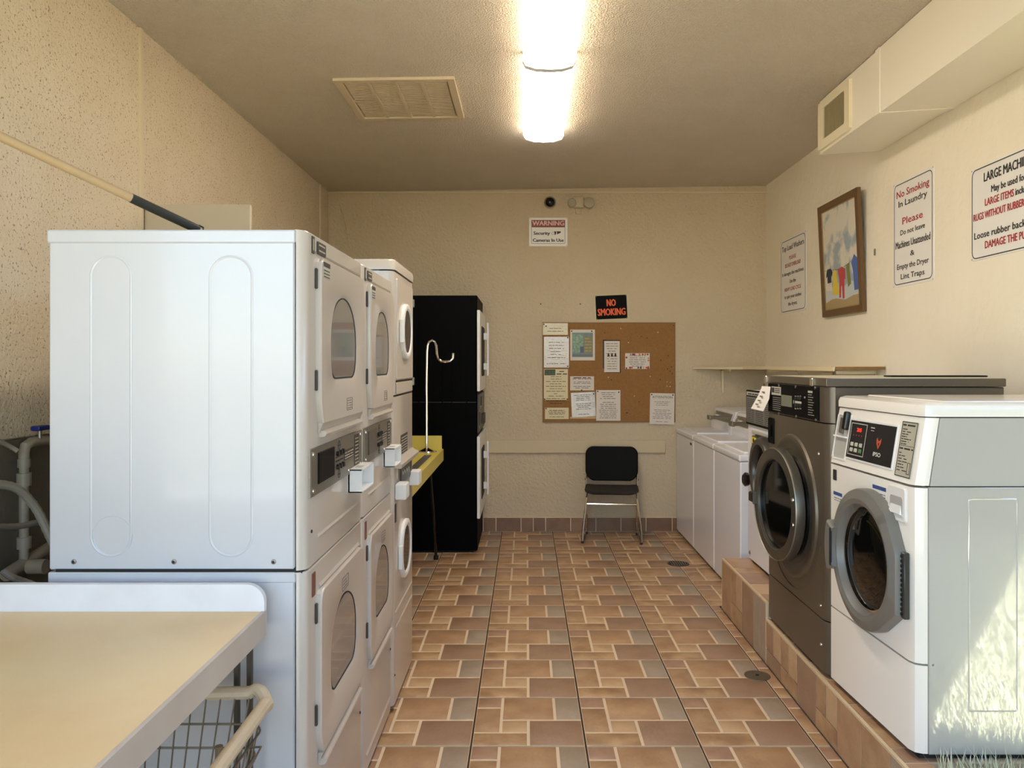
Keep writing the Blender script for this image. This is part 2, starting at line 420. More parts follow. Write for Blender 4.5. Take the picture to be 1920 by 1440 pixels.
# floor drains
d = thing('floor_drain', (1.178, 6.146, 0), 'small dark slotted drain grate in the floor near the top load washers', 'drain')
part('rim', B(Matrix.Translation((1.178, 6.146, 0))).lathe([(.085, 0), (.083, .003), (.07, .003), (.068, .001)], n=28, caps=(True, False)), mBlack, d)
part('well', B(Matrix.Translation((1.178, 6.146, 0))).lathe([(.07, .0005), (.069, .001)], n=28), mSeam, d)
for i in range(7):
    x = -.054+.018*i; h = math.sqrt(.07**2-x*x)*.96
    part('grate_bar', B(Matrix.Translation((1.178, 6.146, 0))).box(x-.0045, x+.0045, -h, h, .001, .004), mWire, d)
d = thing('floor_drain', (1.147, 3.94, 0), 'round grey metal cleanout cover in the floor beside the tiled curb', 'drain')
part('cover', B(Matrix.Translation((1.147, 3.94, 0))).lathe([(.064, 0), (.063, .003), (.056, .0035), (.055, .0025), (.02, .003), (.0, .003)], n=32, caps=(True, False)), M('cast_grey', (112, 102, 84), .5, metal=.5, bump=(200, .001)), d)
part('bolt', B(Matrix.Translation((1.147, 3.94, 0))).lathe([(.01, .002), (.009, .005)], n=10), mSeam, d)

# ------------------------------------------------------------ ceiling lights
mLens = M('lamp_lens', (255, 242, 227), .4, emit=LAMP_STRENGTH)
mLensS = M('lamp_lens_side', (255, 234, 208), .4, emit=LAMP_STRENGTH*.45)
def lamp(y0, y1, label):
    cx = .118; zt = ceil_z(cx); L = thing('ceiling_light', (cx, (y0+y1)/2, zt-.1), label, 'light', 'fluorescent lights on the ceiling')
    part('housing', B().box(cx-.11, cx+.11, y0+.01, y1-.01, zt-.03, zt-.001, .004, 1), mWhiteP, L)
    prof = [(-.132, -.02), (-.135, -.05), (-.12, -.075), (-.07, -.09), (0, -.094), (.07, -.09), (.12, -.075), (.135, -.05), (.132, -.02)]
    b = B(); pr = prof[2:7]; b.loft([[(cx+x, y0+.012, zt+z) for x, z in pr], [(cx+x, y1-.012, zt+z) for x, z in pr]])
    part('lens', b, mLens, L)
    for s_ in (1, -1):
        ps = [(.12, -.075), (.135, -.05), (.132, -.02), (.10, -.02)]
        b = B(); b.loft([[(cx+x*s_, y0+.012, zt+z) for x, z in ps], [(cx+x*s_, y1-.012, zt+z) for x, z in ps]])
        part('lens_side', b, mLensS, L)
    pe = [(-.137, -.01), (-.139, -.05), (-.123, -.078), (-.07, -.094), (0, -.098), (.07, -.094), (.123, -.078), (.139, -.05), (.137, -.01)]
    for a in (y0, y1-.012):
        b = B(); b.loft([[(cx+x, a, zt+z) for x, z in pe], [(cx+x, a+.012, zt+z) for x, z in pe]])
        part('end_cap', b, mLens if a == y1-.012 and y1 > 5 else mWhiteP, L)
lamp(4.125, 5.44, 'fluorescent ceiling light with bright curved lens, the one farther back')
lamp(2.80, 4.105, 'fluorescent ceiling light with bright curved lens, the near one cut by top edge')

# ceiling return grille
cv = thing('ceiling_vent', (-.74, 4.81, 3.14), 'large square beige return air grille in the ceiling', 'vent')
x0, x1, y0, y1 = -1.085, -.405, 4.44, 5.17; zc = 3.15
mV = M('vent_paint', (212, 196, 168), .55)
zz = lambda x: ceil_z(x)
def cbox(b, a0, a1, b0, b1, d0, d1):
    for s_ in ((a0, a1),):
        b.loft([[(a0, b0, zz(a0)-d1), (a1, b0, zz(a1)-d1), (a1, b1, zz(a1)-d1), (a0, b1, zz(a0)-d1)], [(a0, b0, zz(a0)-d0), (a1, b0, zz(a1)-d0), (a1, b1, zz(a1)-d0), (a0, b1, zz(a0)-d0)]])
    return b
b = B(); cbox(b, x0, x1, y0, y0+.04, .0, .016); cbox(b, x0, x1, y1-.04, y1, 0, .016); cbox(b, x0, x0+.04, y0+.04, y1-.04, 0, .016); cbox(b, x1-.04, x1, y0+.04, y1-.04, 0, .016)
part('frame', b, mV, cv)
part('backing', cbox(B(), x0+.03, x1-.03, y0+.03, y1-.03, 0, .003), M('vent_filter', (176, 164, 138), .8), cv)
n = 4; ww = (x1-x0-.08)/n
for i in range(1, n): part('divider', cbox(B(), x0+.04+ww*i-.009, x0+.04+ww*i+.009, y0+.04, y1-.04, 0, .013), mV, cv)
for i in range(n):
    for k in range(26):
        ya = y0+.045+k*(y1-y0-.1)/26
        part('louver', cbox(B(), x0+.045+ww*i+.006, x0+.04+ww*(i+1)-.011, ya, ya+.016, .004, .009), mV, cv)
part('divider', cbox(B(), x0+.04, x0+.04+ww, y0+.36, y0+.372, 0, .012), mV, cv)

# ------------------------------------------------------------ duct along the right wall
dt = thing('air_duct', (2.0, 4, 2.86), 'cream painted boxed air duct running along the top of the right wall', 'duct')
def dsec(y0, y1, g, nm):
    b = B(); xa = 1.835-g
    b.loft([[(xa, y0, 2.857-g), (2.214, y0, 2.88-g), (2.214, y0, 3.19), (xa, y0, ceil_z(xa)-.004)], [(xa, y1, 2.857-g), (2.214, y1, 2.88-g), (2.214, y1, 3.19), (xa, y1, ceil_z(xa)-.004)]])
    return part(nm, b, mDuct, dt)
far_sec = dsec(4.135, 4.96, 0, 'duct_section'); dsec(2.68, 4.115, .006, 'duct_section'); dsec(4.10, 4.15, .01, 'joint_band')
dv = part('vent', B(frame((1.835, 0, 0), (0, 1, 0), (0, 0, 1), (-1, 0, 0))).ring(rrect(4.47, 4.945, 2.872, 3.165, .012), rect(4.535, 4.86, 2.925, 3.115), 0, .018, (4.7, 3.02)), M('vent_cream', (236, 226, 196), .5), dt)
part('core', B(frame((1.835, 0, 0), (0, 1, 0), (0, 0, 1), (-1, 0, 0))).prism(rect(4.53, 4.865, 2.92, 3.12), 0, .002), M('vent_dark', (98, 88, 64), .9), dv)
for i in range(13):
    y = 4.55+i*.0245
    part('louver', B(frame((1.835, 0, 0), (0, 1, 0), (0, 0, 1), (-1, 0, 0))).box(y-.002, y+.003, 2.926, 3.114, .002, .014), M('louver_tan', (168, 154, 118), .5), dv)

# ------------------------------------------------------------ back wall fittings
cm = thing('security_camera', (.217, 7.3, 3.03), 'small dome security camera with black lens above the warning sign', 'camera')
m = f_back(7.34, .217, 3.035)
part('base', B(m).lathe([(.052, 0), (.055, .02), (.05, .04)], n=24), mTrimW, cm)
part('ring', B(m).lathe([(.05, .038), (.054, .05), (.045, .06)], n=24, caps=(True, False)), M('cam_ring', (150, 142, 120), .5), cm)
part('lens', B(m).sphere((0, 0, .045), .044, 18, .8), mBlack, cm)
el = thing('emergency_light', (.475, 7.3, 3.0), 'twin headed wall emergency light painted tan near the ceiling', 'light fixture')
part('base', B(f_back(7.34)).box(.43, .53, 2.985, 3.09, 0, .05, .012, 3), mWallB, el)
part('neck', B(f_back(7.34)).box(.455, .505, 2.93, 2.985, 0, .02, .006, 2), mWallB, el)
for cx_, rr in ((.417, .040), (.575, .052)):
    part('lamp_head', B(frame((cx_, 7.30, 3.02), (1, 0, 0), (0, .17, .985), (0, -.985, .17))).lathe([(rr*.45, -.03), (rr*.9, .0), (rr, .03), (rr*.96, .045), (rr*.8, .05)], n=24), M('head_grey', (176, 168, 146), .5), el)
cable = B().tube([(-1.74, 7.335, 3.08), (-1.70, 7.332, 2.95), (-1.66, 7.332, 2.8), (-1.63, 7.332, 2.62)], .004, 6)
tag(part('cable', cable, mWallB), 'thin painted cable hanging down the back wall in the left corner', 'cable')

# board sticking out from the left wall behind the dryers
tag(part('board', B().box(XL+.005, -1.32, 3.79, 3.815, 1.3, 2.312, .002, 1), M('grey_board', (196, 182, 158), .6)), 'plain grey beige board standing out from the left wall behind the dryers', 'board')

# ------------------------------------------------------------ corner shelf
sh = thing('wall_shelf', (2.0, 6, 1.51), 'long cream shelf board on the right wall turning the far corner', 'shelf')
b = B(); z0, z1 = 1.500, 1.521
b.loft([[(1.90, 6.94, z0), (2.212, 6.94, z0), (2.212, 4.89, z0+.013), (1.90, 4.89, z0+.013)], [(1.90, 6.94, z1), (2.212, 6.94, z1), (2.212, 4.89, z1+.014), (1.90, 4.89, z1+.014)]])
part('board', b, mShelf, sh)
b = B(); b.loft([[(1.535, 7.335, z0+.002), (1.895, 6.945, z0), (2.212, 6.945, z0), (2.212, 7.335, z0)], [(1.535, 7.335, z1-.004), (1.895, 6.945, z1), (2.212, 6.945, z1), (2.212, 7.335, z1)]])
part('corner_board', b, mShelf, sh)
part('end_grain', B().box(1.903, 2.209, 4.884, 4.89, z0+.014, z1+.010), mWoodRaw, sh, label='raw brown wood end of the board')
part('edge_strip', B().box(1.892, 1.9, 4.888, 6.94, z0+.004, z1+.008), M('edge_cream', (232, 218, 180), .5), sh)
for y in (5.0, 5.7, 6.4):
    part('bracket', B().box(1.95, 2.206, y-.008, y+.008, 1.485, 1.500+.005).box(2.196, 2.208, y-.008, y+.008, 1.25, 1.49), mShelf, sh)
part('bracket', B(f_back(7.34)).box(1.80, 1.818, 1.285, 1.499, .004, .03).box(1.80, 1.818, 1.485, 1.499, .004, .30), mShelf, sh)
# ------------------------------------------------------------ stacked dryers on the left
XF = -.597
def dshape(cx, w_, zb, zt, n=16):
    """arched window: round top, flat bottom with cut corners"""
    a = w_/2; h = zt-zb; ym = zb+h*.42; pts = []
    for i in range(n+1):
        t = PI*i/n; pts.append((cx+a*math.cos(t), ym+(zt-ym)*math.sin(t)**.92))
    pts += [(cx-a*.985, zb+h*.22), (cx-a*.90, zb+h*.07), (cx-a*.72, zb), (cx+a*.72, zb), (cx+a*.90, zb+h*.07), (cx+a*.985, zb+h*.22)]
    return pts
def stadium(x0, x1, y0, y1): return rrect(x0, x1, y0, y1, (x1-x0)/2, 14)
def mdoor(y0, w_, zb, zt, win, top, t, near):
    """door of the machine, local x along +Y"""
    m = f_east(XF, y0); k = w_/.72
    xa, xb = .097*k, .683*k
    wz0, wz1 = win; wc = .395*k; ws = .356*k
    c0 = (wc, (wz0+wz1)/2)
    outer = [(xa, zt-.02), (xa+.02, zt), (xb-.03, zt), (xb, zt-.03), (xb, zb+.10), (xb-.02, zb+.04), (xa+.025, zb+.04), (xa, zb+.10)]
    big = dshape(wc, ws+.03, wz0-.012, wz1+.014); inn = dshape(wc, ws, wz0, wz1)
    N = 96
    O, I1, I2 = polar(outer, c0, N), polar(big, c0, N), polar(inn, c0, N)
    b = B(m); b.loft([(O, 0), (O, .013), (grow(O, c0, .99), .017), (I1, .017), (I2, .0095)], (True, False))
    d = part('door', b, mEnamC, t)
    part('window', B(m).prism(inn, .006, .0105), mGreyG, d)
    part('gasket', B(m).ring(grow(inn, c0, 1.0), grow(inn, c0, .97), .009, .0118, c0, 72), mSeam, d)
    # scooped pull along the bottom of the door
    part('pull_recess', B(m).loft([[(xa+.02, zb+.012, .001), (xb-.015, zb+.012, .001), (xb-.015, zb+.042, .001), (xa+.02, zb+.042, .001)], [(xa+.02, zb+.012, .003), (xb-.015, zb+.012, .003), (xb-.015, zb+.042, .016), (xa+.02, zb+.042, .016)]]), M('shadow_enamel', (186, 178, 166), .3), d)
    prof = [(zb, 0), (zb+.002, .016), (zb+.010, .022), (zb+.016, .020), (zb+.020, .004), (zb+.020, 0)]
    part('pull', B(m).loft([[(xa+.035, z, o) for z, o in prof], [(xb-.045, z, o) for z, o in prof]]), mEnamC, d)
    for hz in (top-.03-.002, top-.32):
        part('hinge', B(m).box(xa-.012, xa-.001, hz-.058, hz, 0, .007, .002, 1), mLabDk, d)
    return d
def stacked(y0, w_, label, first, side=False):
    t = thing('stacked_dryer', (-.9, y0+w_/2, 0), label, 'dryer', 'stacked dryers along the left')
    k = w_/.72; y1 = y0+w_-.004; m = f_east(XF, y0)
    # cabinets
    part('lower_cabinet', B().box(-1.297, -.63, y0+.004, y1-.004, .03, .982, .004, 1), mEnamL, t)
    part('upper_cabinet', B().box(-1.297, -.63, y0+.004, y1-.004, .99, 1.88, .004, 1), mEnamL, t)
    part('top_cap', B().box(-1.302, -.6265, y0+.001, y1, 1.877, 1.914, .004, 1), mEnamL, t)
    part('seam', B().box(-1.28, -.61, y0+.006, y1-.006, .976, .995), mSeam, t)
    part('lower_cap', B().box(-1.299, -.6265, y0+.001, y1, .955, .9835, .003, 1), mEnamL, t)
    for a, b_, nm in ((.03, .983, 'lower_front'), (.989, 1.914, 'upper_front')):
        b = B(); p = [(-.6245, y0), (-.627+.006, y0), (-.612, y0+.004), (-.602, y0+.013), (XF, y0+.03), (XF, y1-.012), (-.602, y1-.003), (-.612, y1), (-.6245, y1)]
        b.loft([(p, a), (p, b_-.004), ([(x-.004, y) for x, y in p], b_)])
        part(nm, b, mEnamC, t)
    part('kick', B().box(-1.28, -.625, y0+.01, y1-.01, 0, .03), mSeam, t)
    if side:
        s = frame((0, y0+.004, 0), (1, 0, 0), (0, 0, 1), (0, -1, 0))
        for a, b_ in ((-1.186, -1.071), (-.863, -.742)):
            st = stadium(a, b_, 1.025, 1.845); cc = ((a+b_)/2, 1.435)
            si = stadium(a+.003, b_-.003, 1.028, 1.842)
            N = len(st); b = B(s)
            b.loft([(st, 0), (st, .0012), (si, .0022), (stadium(a+.007, b_-.007, 1.032, 1.838), .0006)], (False, False))
            part('embossed_rib', b, mEnamL, t)
        cc = FP(210, 1005, 2.15)
        part('knockout', B(s).loft([(circ(cc[0], cc[1], .0555), 0), (circ(cc[0], cc[1], .054), .0012), (circ(cc[0], cc[1], .0525), 0)], (False, False)), mEnamL, t)
        for px in (137, 325, 512):
            q = FP(px, 1054, 2.15); part('screw', B(s).lathe([(.007, 0), (.0065, .002), (.004, .003)], q, 12), mSteel, t)
            part('screw', B(s).lathe([(.0035, .003), (.003, .0036)], q, 8), mSeam, t)
    X = lambda a: a*k
    # upper front furniture
    part('trim_groove', B(m).box(X(.09), X(.69), 1.862, 1.868, -.001, .0012), M('groove', (150, 142, 130), .5), t)
    part('brand_plate', B(m).bprism(rrect(X(.105), X(.20), 1.845+.018, 1.9, .006), 0, .004, (X(.15), 1.88)), mLabDk, t)
    b = B(m); b.prism(rect(X(.118), X(.185), 1.888, 1.892), .004, .0045).prism(rect(X(.118), X(.185), 1.872, 1.876), .004, .0045); part('brand_print', b, mLabG, t)
    part('side_label', B(m).prism(rect(X(.052), X(.075), 1.858, 1.905), 0, .003), mLabDk, t)
    part('side_label', B(m).prism(rect(X(.059), X(.066), 1.866, 1.898), .003, .0035), mLabG, t)
    d = mdoor(y0, w_, 1.338, 1.852, (1.504, 1.76), 1.852, t, y0)
    part('door_label', B(m).prism(rect(X(.115), X(.19), 1.795, 1.842), .017, .0178), mLabG, d)
    part('door_label', B(m).prism(rect(X(.115), X(.19), 1.829, 1.842), .0178, .0184), mLabDk, d)
    b = B(m)
    for i in range(3): b.prism(rect(X(.12), X(.185), 1.799+.009*i, 1.802+.009*i), .0178, .0184)
    part('door_label', b, mLabDk, d)
    b = B(m)
    for i in range(4): scribble(b, X(.42), X(.48), 1.405+.008*i, .004, .0178, seed=i)
    b.ring(rect(X(.41), X(.49), 1.399, 1.439), rect(X(.413), X(.487), 1.401, 1.437), .017, .0178, (X(.45), 1.419), 32)
    part('small_print', b, mInkG, d)
    # control plate
    cp = part('control_panel', B(m).bprism(rect(X(.028), X(.70), 1.18, 1.314), 0, .005, (X(.36), 1.247)), mSteel, t)
    part('display', B(m).bprism(rect(X(.10), X(.285), 1.208, 1.297), .005, .009, (X(.19), 1.25)), mScreen if first else M('grey_screen', (70, 66, 60), .3), cp)
    for zz_ in (1.270, 1.228):
        for i in range(3): part('button', B(m).lathe([(.0085, .004), (.0085, .013), (.006, .015)], (X(.325+.035*i), zz_), 12), mBlack, cp)
    b = B(m)
    for zz_ in (1.256, 1.244): scribble(b, X(.31), X(.41), zz_, .006, .006, seed=int(zz_*1000))
    b.ring(circ(X(.355), 1.293, .014), circ(X(.355), 1.293, .0125), .005, .006, (X(.355), 1.293), 24).ring(circ(X(.355), 1.203, .014), circ(X(.355), 1.203, .0125), .005, .006, (X(.355), 1.203), 24)
    scribble(b, X(.335), X(.375), 1.291, .005, .006, seed=3); scribble(b, X(.335), X(.375), 1.201, .005, .006, seed=4)
    part('panel_print', b, mInk, cp)
    part('label', B(m).prism(rect(X(.42), X(.56), 1.235, 1.268), .005, .0065), mLabDk, cp)
    part('label', B(m).prism(rect(X(.575), X(.645), 1.20, 1.305), .005, .0065), mLabDk, cp)
    b = B(m)
    for i in range(3): scribble(b, X(.43), X(.55), 1.239+.009*i, .005, .0072, seed=i+30)
    for i in range(8): scribble(b, X(.585), X(.635), 1.206+.012*i, .005, .0072, seed=i+40)
    part('panel_print', b, mLabG, cp)
    for a, z in ((.052, 1.297), (.052, 1.196), (.675, 1.30), (.675, 1.196), (.49, 1.196)):
        part('screw', B(m).lathe([(.007, .004), (.006, .008), (.003, .0095)], (X(a), z), 10), mChrome, cp)
    # coin tray box
    a0, a1 = X(.50), X(.70)
    cb = part('coin_box', B(m).box(a0, a0+.006, 1.117, 1.197, 0, .048, .001, 1).box(a1-.006, a1, 1.117, 1.197, 0, .048, .001, 1)
              .box(a0, a1, 1.117, 1.123, 0, .048, .001, 1).box(a0, a1, 1.191, 1.197, 0, .048, .001, 1).box(a0, a1, 1.117, 1.197, 0, .006), mWhiteP, t)
    part('label', B(m).box(a0+.05, a0+.10, 1.197, 1.1975, .012, .036), mLabG, cb)
    # creases
    part('crease', B(m).loft([[(X(.12), 1.052, 0), (X(.12), 1.056, .004), (X(.12), 1.063, 0)], [(X(.66), 1.052, 0), (X(.66), 1.056, .004), (X(.66), 1.063, 0)]]), mEnamC, t)
    part('screw', B(m).lathe([(.005, 0), (.0045, .003)], (X(.05), 1.085), 8), mSeam, t)
    # lower unit
    part('crease', B(m).loft([[(X(.13), .905, 0), (X(.13), .910, .006), (X(.13), .918, 0)], [(X(.66), .905, 0), (X(.66), .910, .006), (X(.66), .918, 0)]]), mEnamC, t)
    part('side_label', B(m).prism(rect(X(.055), X(.085), .90, .965), 0, .003), M('rust_label', (120, 76, 58), .5), t)
    d = mdoor(y0, w_, .395, .905, (.555, .812), .905, t, y0)
    b = B(m)
    for i in range(3): scribble(b, X(.36), X(.42), .838+.010*i, .005, .0178, seed=i+9)
    b.ring(rrect(X(.345), X(.435), .83, .872, .006), rrect(X(.348), X(.432), .832, .87, .005), .017, .0178, (X(.39), .851), 32)
    part('small_print', b, mInkG, d)
    part('crease', B(m).loft([[(X(.08), .085, 0), (X(.08), .09, .005), (X(.08), .10, 0)], [(X(.68), .085, 0), (X(.68), .09, .005), (X(.68), .10, 0)]]), mEnamC, t)
    part('screw', B(m).lathe([(.005, 0), (.0045, .003)], (X(.69), .30), 8), mSeam, t)
    return t
stacked(2.15, .722, 'nearest white stacked dryer, its whole white side panel facing the camera', True, True)
stacked(2.878, .622, 'second white stacked dryer, wedged between the nearest dryer and taller washer stack', False)

# third stack: taller, round ring doors
def ringdoor(t, m, cx, z0, z1, hw, glassmat, hz, nm='door'):
    cz = (z0+z1)/2; c0 = (cx, cz)
    o = rrect(cx-hw, cx+hw, z0, z1, hw*.95, 10); i_ = grow(o, c0, .78); N = 64
    O = polar(o, c0, N); I = polar(i_, c0, N)
    d = part(nm, B(m).loft([(O, 0), (O, .012), (grow(O, c0, .96), .015), (grow(O, c0, .86), .017), (I, .013), (grow(I, c0, .97), .009)], (True, False)), mWhiteP, t)
    part('window', B(m).prism(grow(I, c0, .985), .006, .0105), glassmat, d)
    part('pull', B(m).box(cx-hw-.035, cx-hw-.004, hz-.055, hz+.055, 0, .022, .006, 2), mWhiteP, d)
    return d
def third():
    y0, y1 = 3.51, 4.10; X0 = -.588; t = thing('stacked_washer_dryer', (-.9, 3.8, 0), 'tallest white stack at the far end of the left row, oval white ring doors', 'washer dryer')
    part('cabinet', B().box(-1.297, -.65, y0+.002, y1-.002, .03, 1.965, .004, 1), mEnamL, t)
    b = B(); p = [(-.655, y0), (-.615, y0), (-.600, y0+.005), (-.590, y0+.018), (X0, y0+.03), (X0, y1-.02), (-.598, y1-.003), (-.615, y1), (-.655, y1)]
    part('lower_front', B().loft([(p, .03), (p, 1.402)]), mEnamC, t)
    part('upper_front', B().loft([(p, 1.410), (p, 1.962)]), mEnamC, t)
    p2 = [(-1.303, y0-.004), (-.613, y0-.004), (-.597, y0+.003), (-.586, y0+.016), (-.583, y0+.03), (-.583, y1-.02), (-.592, y1), (-.612, y1+.003), (-1.303, y1+.003)]
    c0 = (-.9, 3.8)
    part('top_cap', B().loft([(p2, 1.968), (p2, 2.004), (grow(p2, c0, .985), 2.014)]), mEnamC, t)
    part('kick', B().box(-1.28, -.62, y0+.01, y1-.01, 0, .03), mSeam, t)
    m = f_east(X0, y0)
    part('door_panel', B(m).bprism(rrect(.06, .555, 1.478, 1.935, .012), 0, .006, (.3, 1.7)), mEnamC, t)
    part('seam', B(m).box(.055, .557, 1.466, 1.474, -.001, .001).box(.055, .062, 1.415, 1.47, -.001, .001).box(0.02, .58, 1.403, 1.409, -.004, -.001), mSeam, t)
    part('drawer_panel', B(m).bprism(rrect(.066, .555, 1.414, 1.464, .004), 0, .004, (.3, 1.44)), mEnamC, t)
    mm = f_east(X0+.006, y0)
    ringdoor(t, mm, .30, 1.572, 1.835, .145, M('warm_glass', (60, 52, 42), .4, ior=1.3), 1.70)
    for z in (1.88, 1.86-.38): part('hinge', B(m).box(.558, .572, z-.04, z, 0, .012, .002, 1), mSteel, t)
    part('label', B(m).prism(rect(.20, .40, 1.125, 1.215), 0, .002), mLabDk, t)
    b = B(m)
    for i in range(6): scribble(b, .21, .39, 1.133+.013*i, .006, .0027, seed=i)
    part('small_print', b, mLabG, t)
    part('ledge', B(m).loft([[(.02, 1.085, 0), (.02, 1.082, .03), (.02, 1.10, .034), (.02, 1.12, 0)], [(.575, 1.085, 0), (.575, 1.082, .03), (.575, 1.10, .034), (.575, 1.12, 0)]]), mEnamC, t)
    cp = part('control_panel', B(m).bprism(rect(.10, .50, .985, 1.078), 0, .008, (.3, 1.03)), mSteel, t)
    part('display', B(m).bprism(rrect(.14, .44, .995, 1.07, .008), .008, .011, (.3, 1.03)), mBlack, cp)
    for i in range(4): part('button', B(m).lathe([(.009, .011), (.008, .014)], (.19+.06*i, 1.04), 12), mLabG, cp)
    part('label', B(m).prism(rect(.45, .49, .995, 1.07), .008, .010), mLabDk, cp)
    for a in (.03, .455):
        part('coin_box', B(m).box(a, a+.10, .94, 1.012, 0, .052, .008, 2), mWhiteP, t)
    part('crease', B(m).box(.03, .06, .84, .92, 0, .003), mLabDk, t)
    ringdoor(t, m, .31, .53, .80, .155, mDrum, .66)
    for z in (.43, .36): part('crease', B(m).loft([[(.05, z, 0), (.05, z+.004, .004), (.05, z+.010, 0)], [(.55, z, 0), (.55, z+.004, .004), (.55, z+.010, 0)]]), mEnamC, t)
    part('screw', B(m).lathe([(.005, 0), (.0045, .003)], (.03, .16), 8), mSeam, t)
third()

# ------------------------------------------------------------ black stacked machine by the back wall
def blackm():
    t = thing('stacked_dryer', (-.85, 6.9, 0), 'tall black stacked dryer with white door panels standing against the back wall', 'dryer')
    part('cabinet', B().box(-1.22, -.402, 6.49, 7.30, .02, 2.109, .006, 1), mBlackS, t)
    part('kick', B().box(-1.2, -.43, 6.52, 7.29, 0, .02), mSeam, t)
    s = frame((0, 6.49, 0), (1, 0, 0), (0, 0, 1), (0, -1, 0))
    for px, a, b_ in ((785, 630, 800), (829, 655, 770), (847, 680, 760), (862, 610, 720), (875, 690, 800)):
        q = FP(px, a, 6.49); r = FP(px, b_, 6.49)
        part('embossed_rib', B(s).box(q[0]-.004, q[0]+.004, r[1], q[1], 0, .003, .001, 1), mBlackS, t)
    part('seam', B(s).box(-1.22, -.41, 1.232, 1.238, 0, .002), M('black_seam', (24, 24, 26), .5), t)
    m = f_east(-.402, 6.44)
    for z0, z1 in ((1.325, 1.987), (.29, .958)):
        d = part('door', B(m).box(0, .86, z0, z1, .0, .026, .006, 2), mWhiteP, t)
        part('window', B(m).bprism(rrect(.18, .62, z0+.12, z1-.12, .05), .026, .030, (.4, (z0+z1)/2)), mSeam, d)
        h0, h1 = z1-.08, z0+.12
        part('handle', B(m).box(.46, .50, h1, h0, .055, .075, .006, 2), mWhiteP, d)
        for z in (h0-.12, h1+.08): part('handle_bracket', B(m).box(.462, .498, z-.03, z+.03, .024, .06, .003, 1), mWhiteP, d)
    cp = part('control_panel', B(m).box(.04, .84, .985, 1.30, 0, .014, .003, 1), M('dark_panel', (52, 48, 42), .4), t)
    part('coin_slot', B(m).bprism(rrect(.30, .50, 1.19, 1.27, .01), .014, .022, (.4, 1.23)), mBlack, cp)
    part('display', B(m).bprism(rect(.15, .30, 1.04, 1.15), .014, .018, (.22, 1.1)), mBlack, cp)
    part('coin_slide', B(m).box(.42, .60, 1.03, 1.12, .014, .04, .003, 1), M('dark_metal', (60, 56, 50), .4, metal=.6), cp)
    for i in range(4): part('button', B(m).lathe([(.012, .014), (.01, .02)], (.16+.04*i, 1.19), 10), mSteel, cp)
    for z in (1.03, 1.16): part('screw', B(m).lathe([(.008, .013), (.006, .018)], (.07, z), 8), mChrome, cp)
blackm()

# ------------------------------------------------------------ yellow folding table with garment hook
tb = thing('folding_table', (-.95, 5.1, 0), 'mustard yellow laminate table behind the white stack, upturned far edge', 'table')
part('tabletop', B().box(-1.35, -.655, 4.16, 6.0, .865, .90, .003, 1), mYell, tb)
part('apron', B().box(-.656, -.628, 4.16, 6.012, .815, .905, .003, 1), mYell, tb)
part('backsplash', B().box(-1.35, -.64, 5.99, 6.012, .88, 1.005, .003, 1), mYell, tb)
part('grille_strip', B().box(-.725, -.672, 4.3, 5.62, .8995, .903, .001, 1), mSteel, tb, label='grey slotted strip along the front edge')
b = B()
for i in range(4): b.box(-.718+.012*i, -.713+.012*i, 4.3, 5.62, .9028, .9034)
part('slot', b, mSeam, tb)
part('leg', B().tube([(-.70, 5.7, .87), (-.70, 5.95, .45), (-.715, 6.28, .02)], .011, 8).cyl((-.715, 6.28, 0), (-.715, 6.28, .03), .02, 10), mBlack, tb)
part('leg', B().tube([(-1.25, 5.7, .87), (-1.25, 6.28, .02)], .011, 8).cyl((-1.25, 6.28, 0), (-1.25, 6.28, .03), .02, 10), mBlack, tb)
part('leg', B().tube([(-.72, 4.4, .87), (-.72, 4.2, .02)], .011, 8).cyl((-.72, 4.2, 0), (-.72, 4.2, .03), .02, 10), mBlack, tb)
part('leg', B().tube([(-1.25, 4.4, .87), (-1.25, 4.2, .02)], .011, 8).cyl((-1.25, 4.2, 0), (-1.25, 4.2, .03), .02, 10), mBlack, tb)
part('brace', B().tube([(-.71, 5.72, .85), (-1.24, 5.72, .85)], .009, 6), mBlack, tb)
Yh = 5.86
def hp(px, py): q = FP(px, py, Yh); return (q[0], Yh, q[1])
pts = [(hp(800, 846)[0], Yh, .905), hp(800, 720), hp(801, 660), hp(802, 648), hp(805, 641), hp(810, 638), hp(815, 641), hp(818, 648), hp(819, 662), hp(821, 672), hp(827, 677), hp(836, 678), hp(844, 677), hp(849, 672), hp(850, 662)]
hk = thing('garment_hook', (pts[0][0], Yh, .90), 'chrome bent garment hook rod standing on the yellow table', 'hook')
part('rod', B().tube(pts, .0095, 10), mChrome, hk)
part('base', B(Matrix.Translation((pts[0][0], Yh, .90))).lathe([(.075, .0), (.07, .008), (.03, .022), (.014, .03)], n=24), mChrome, hk)

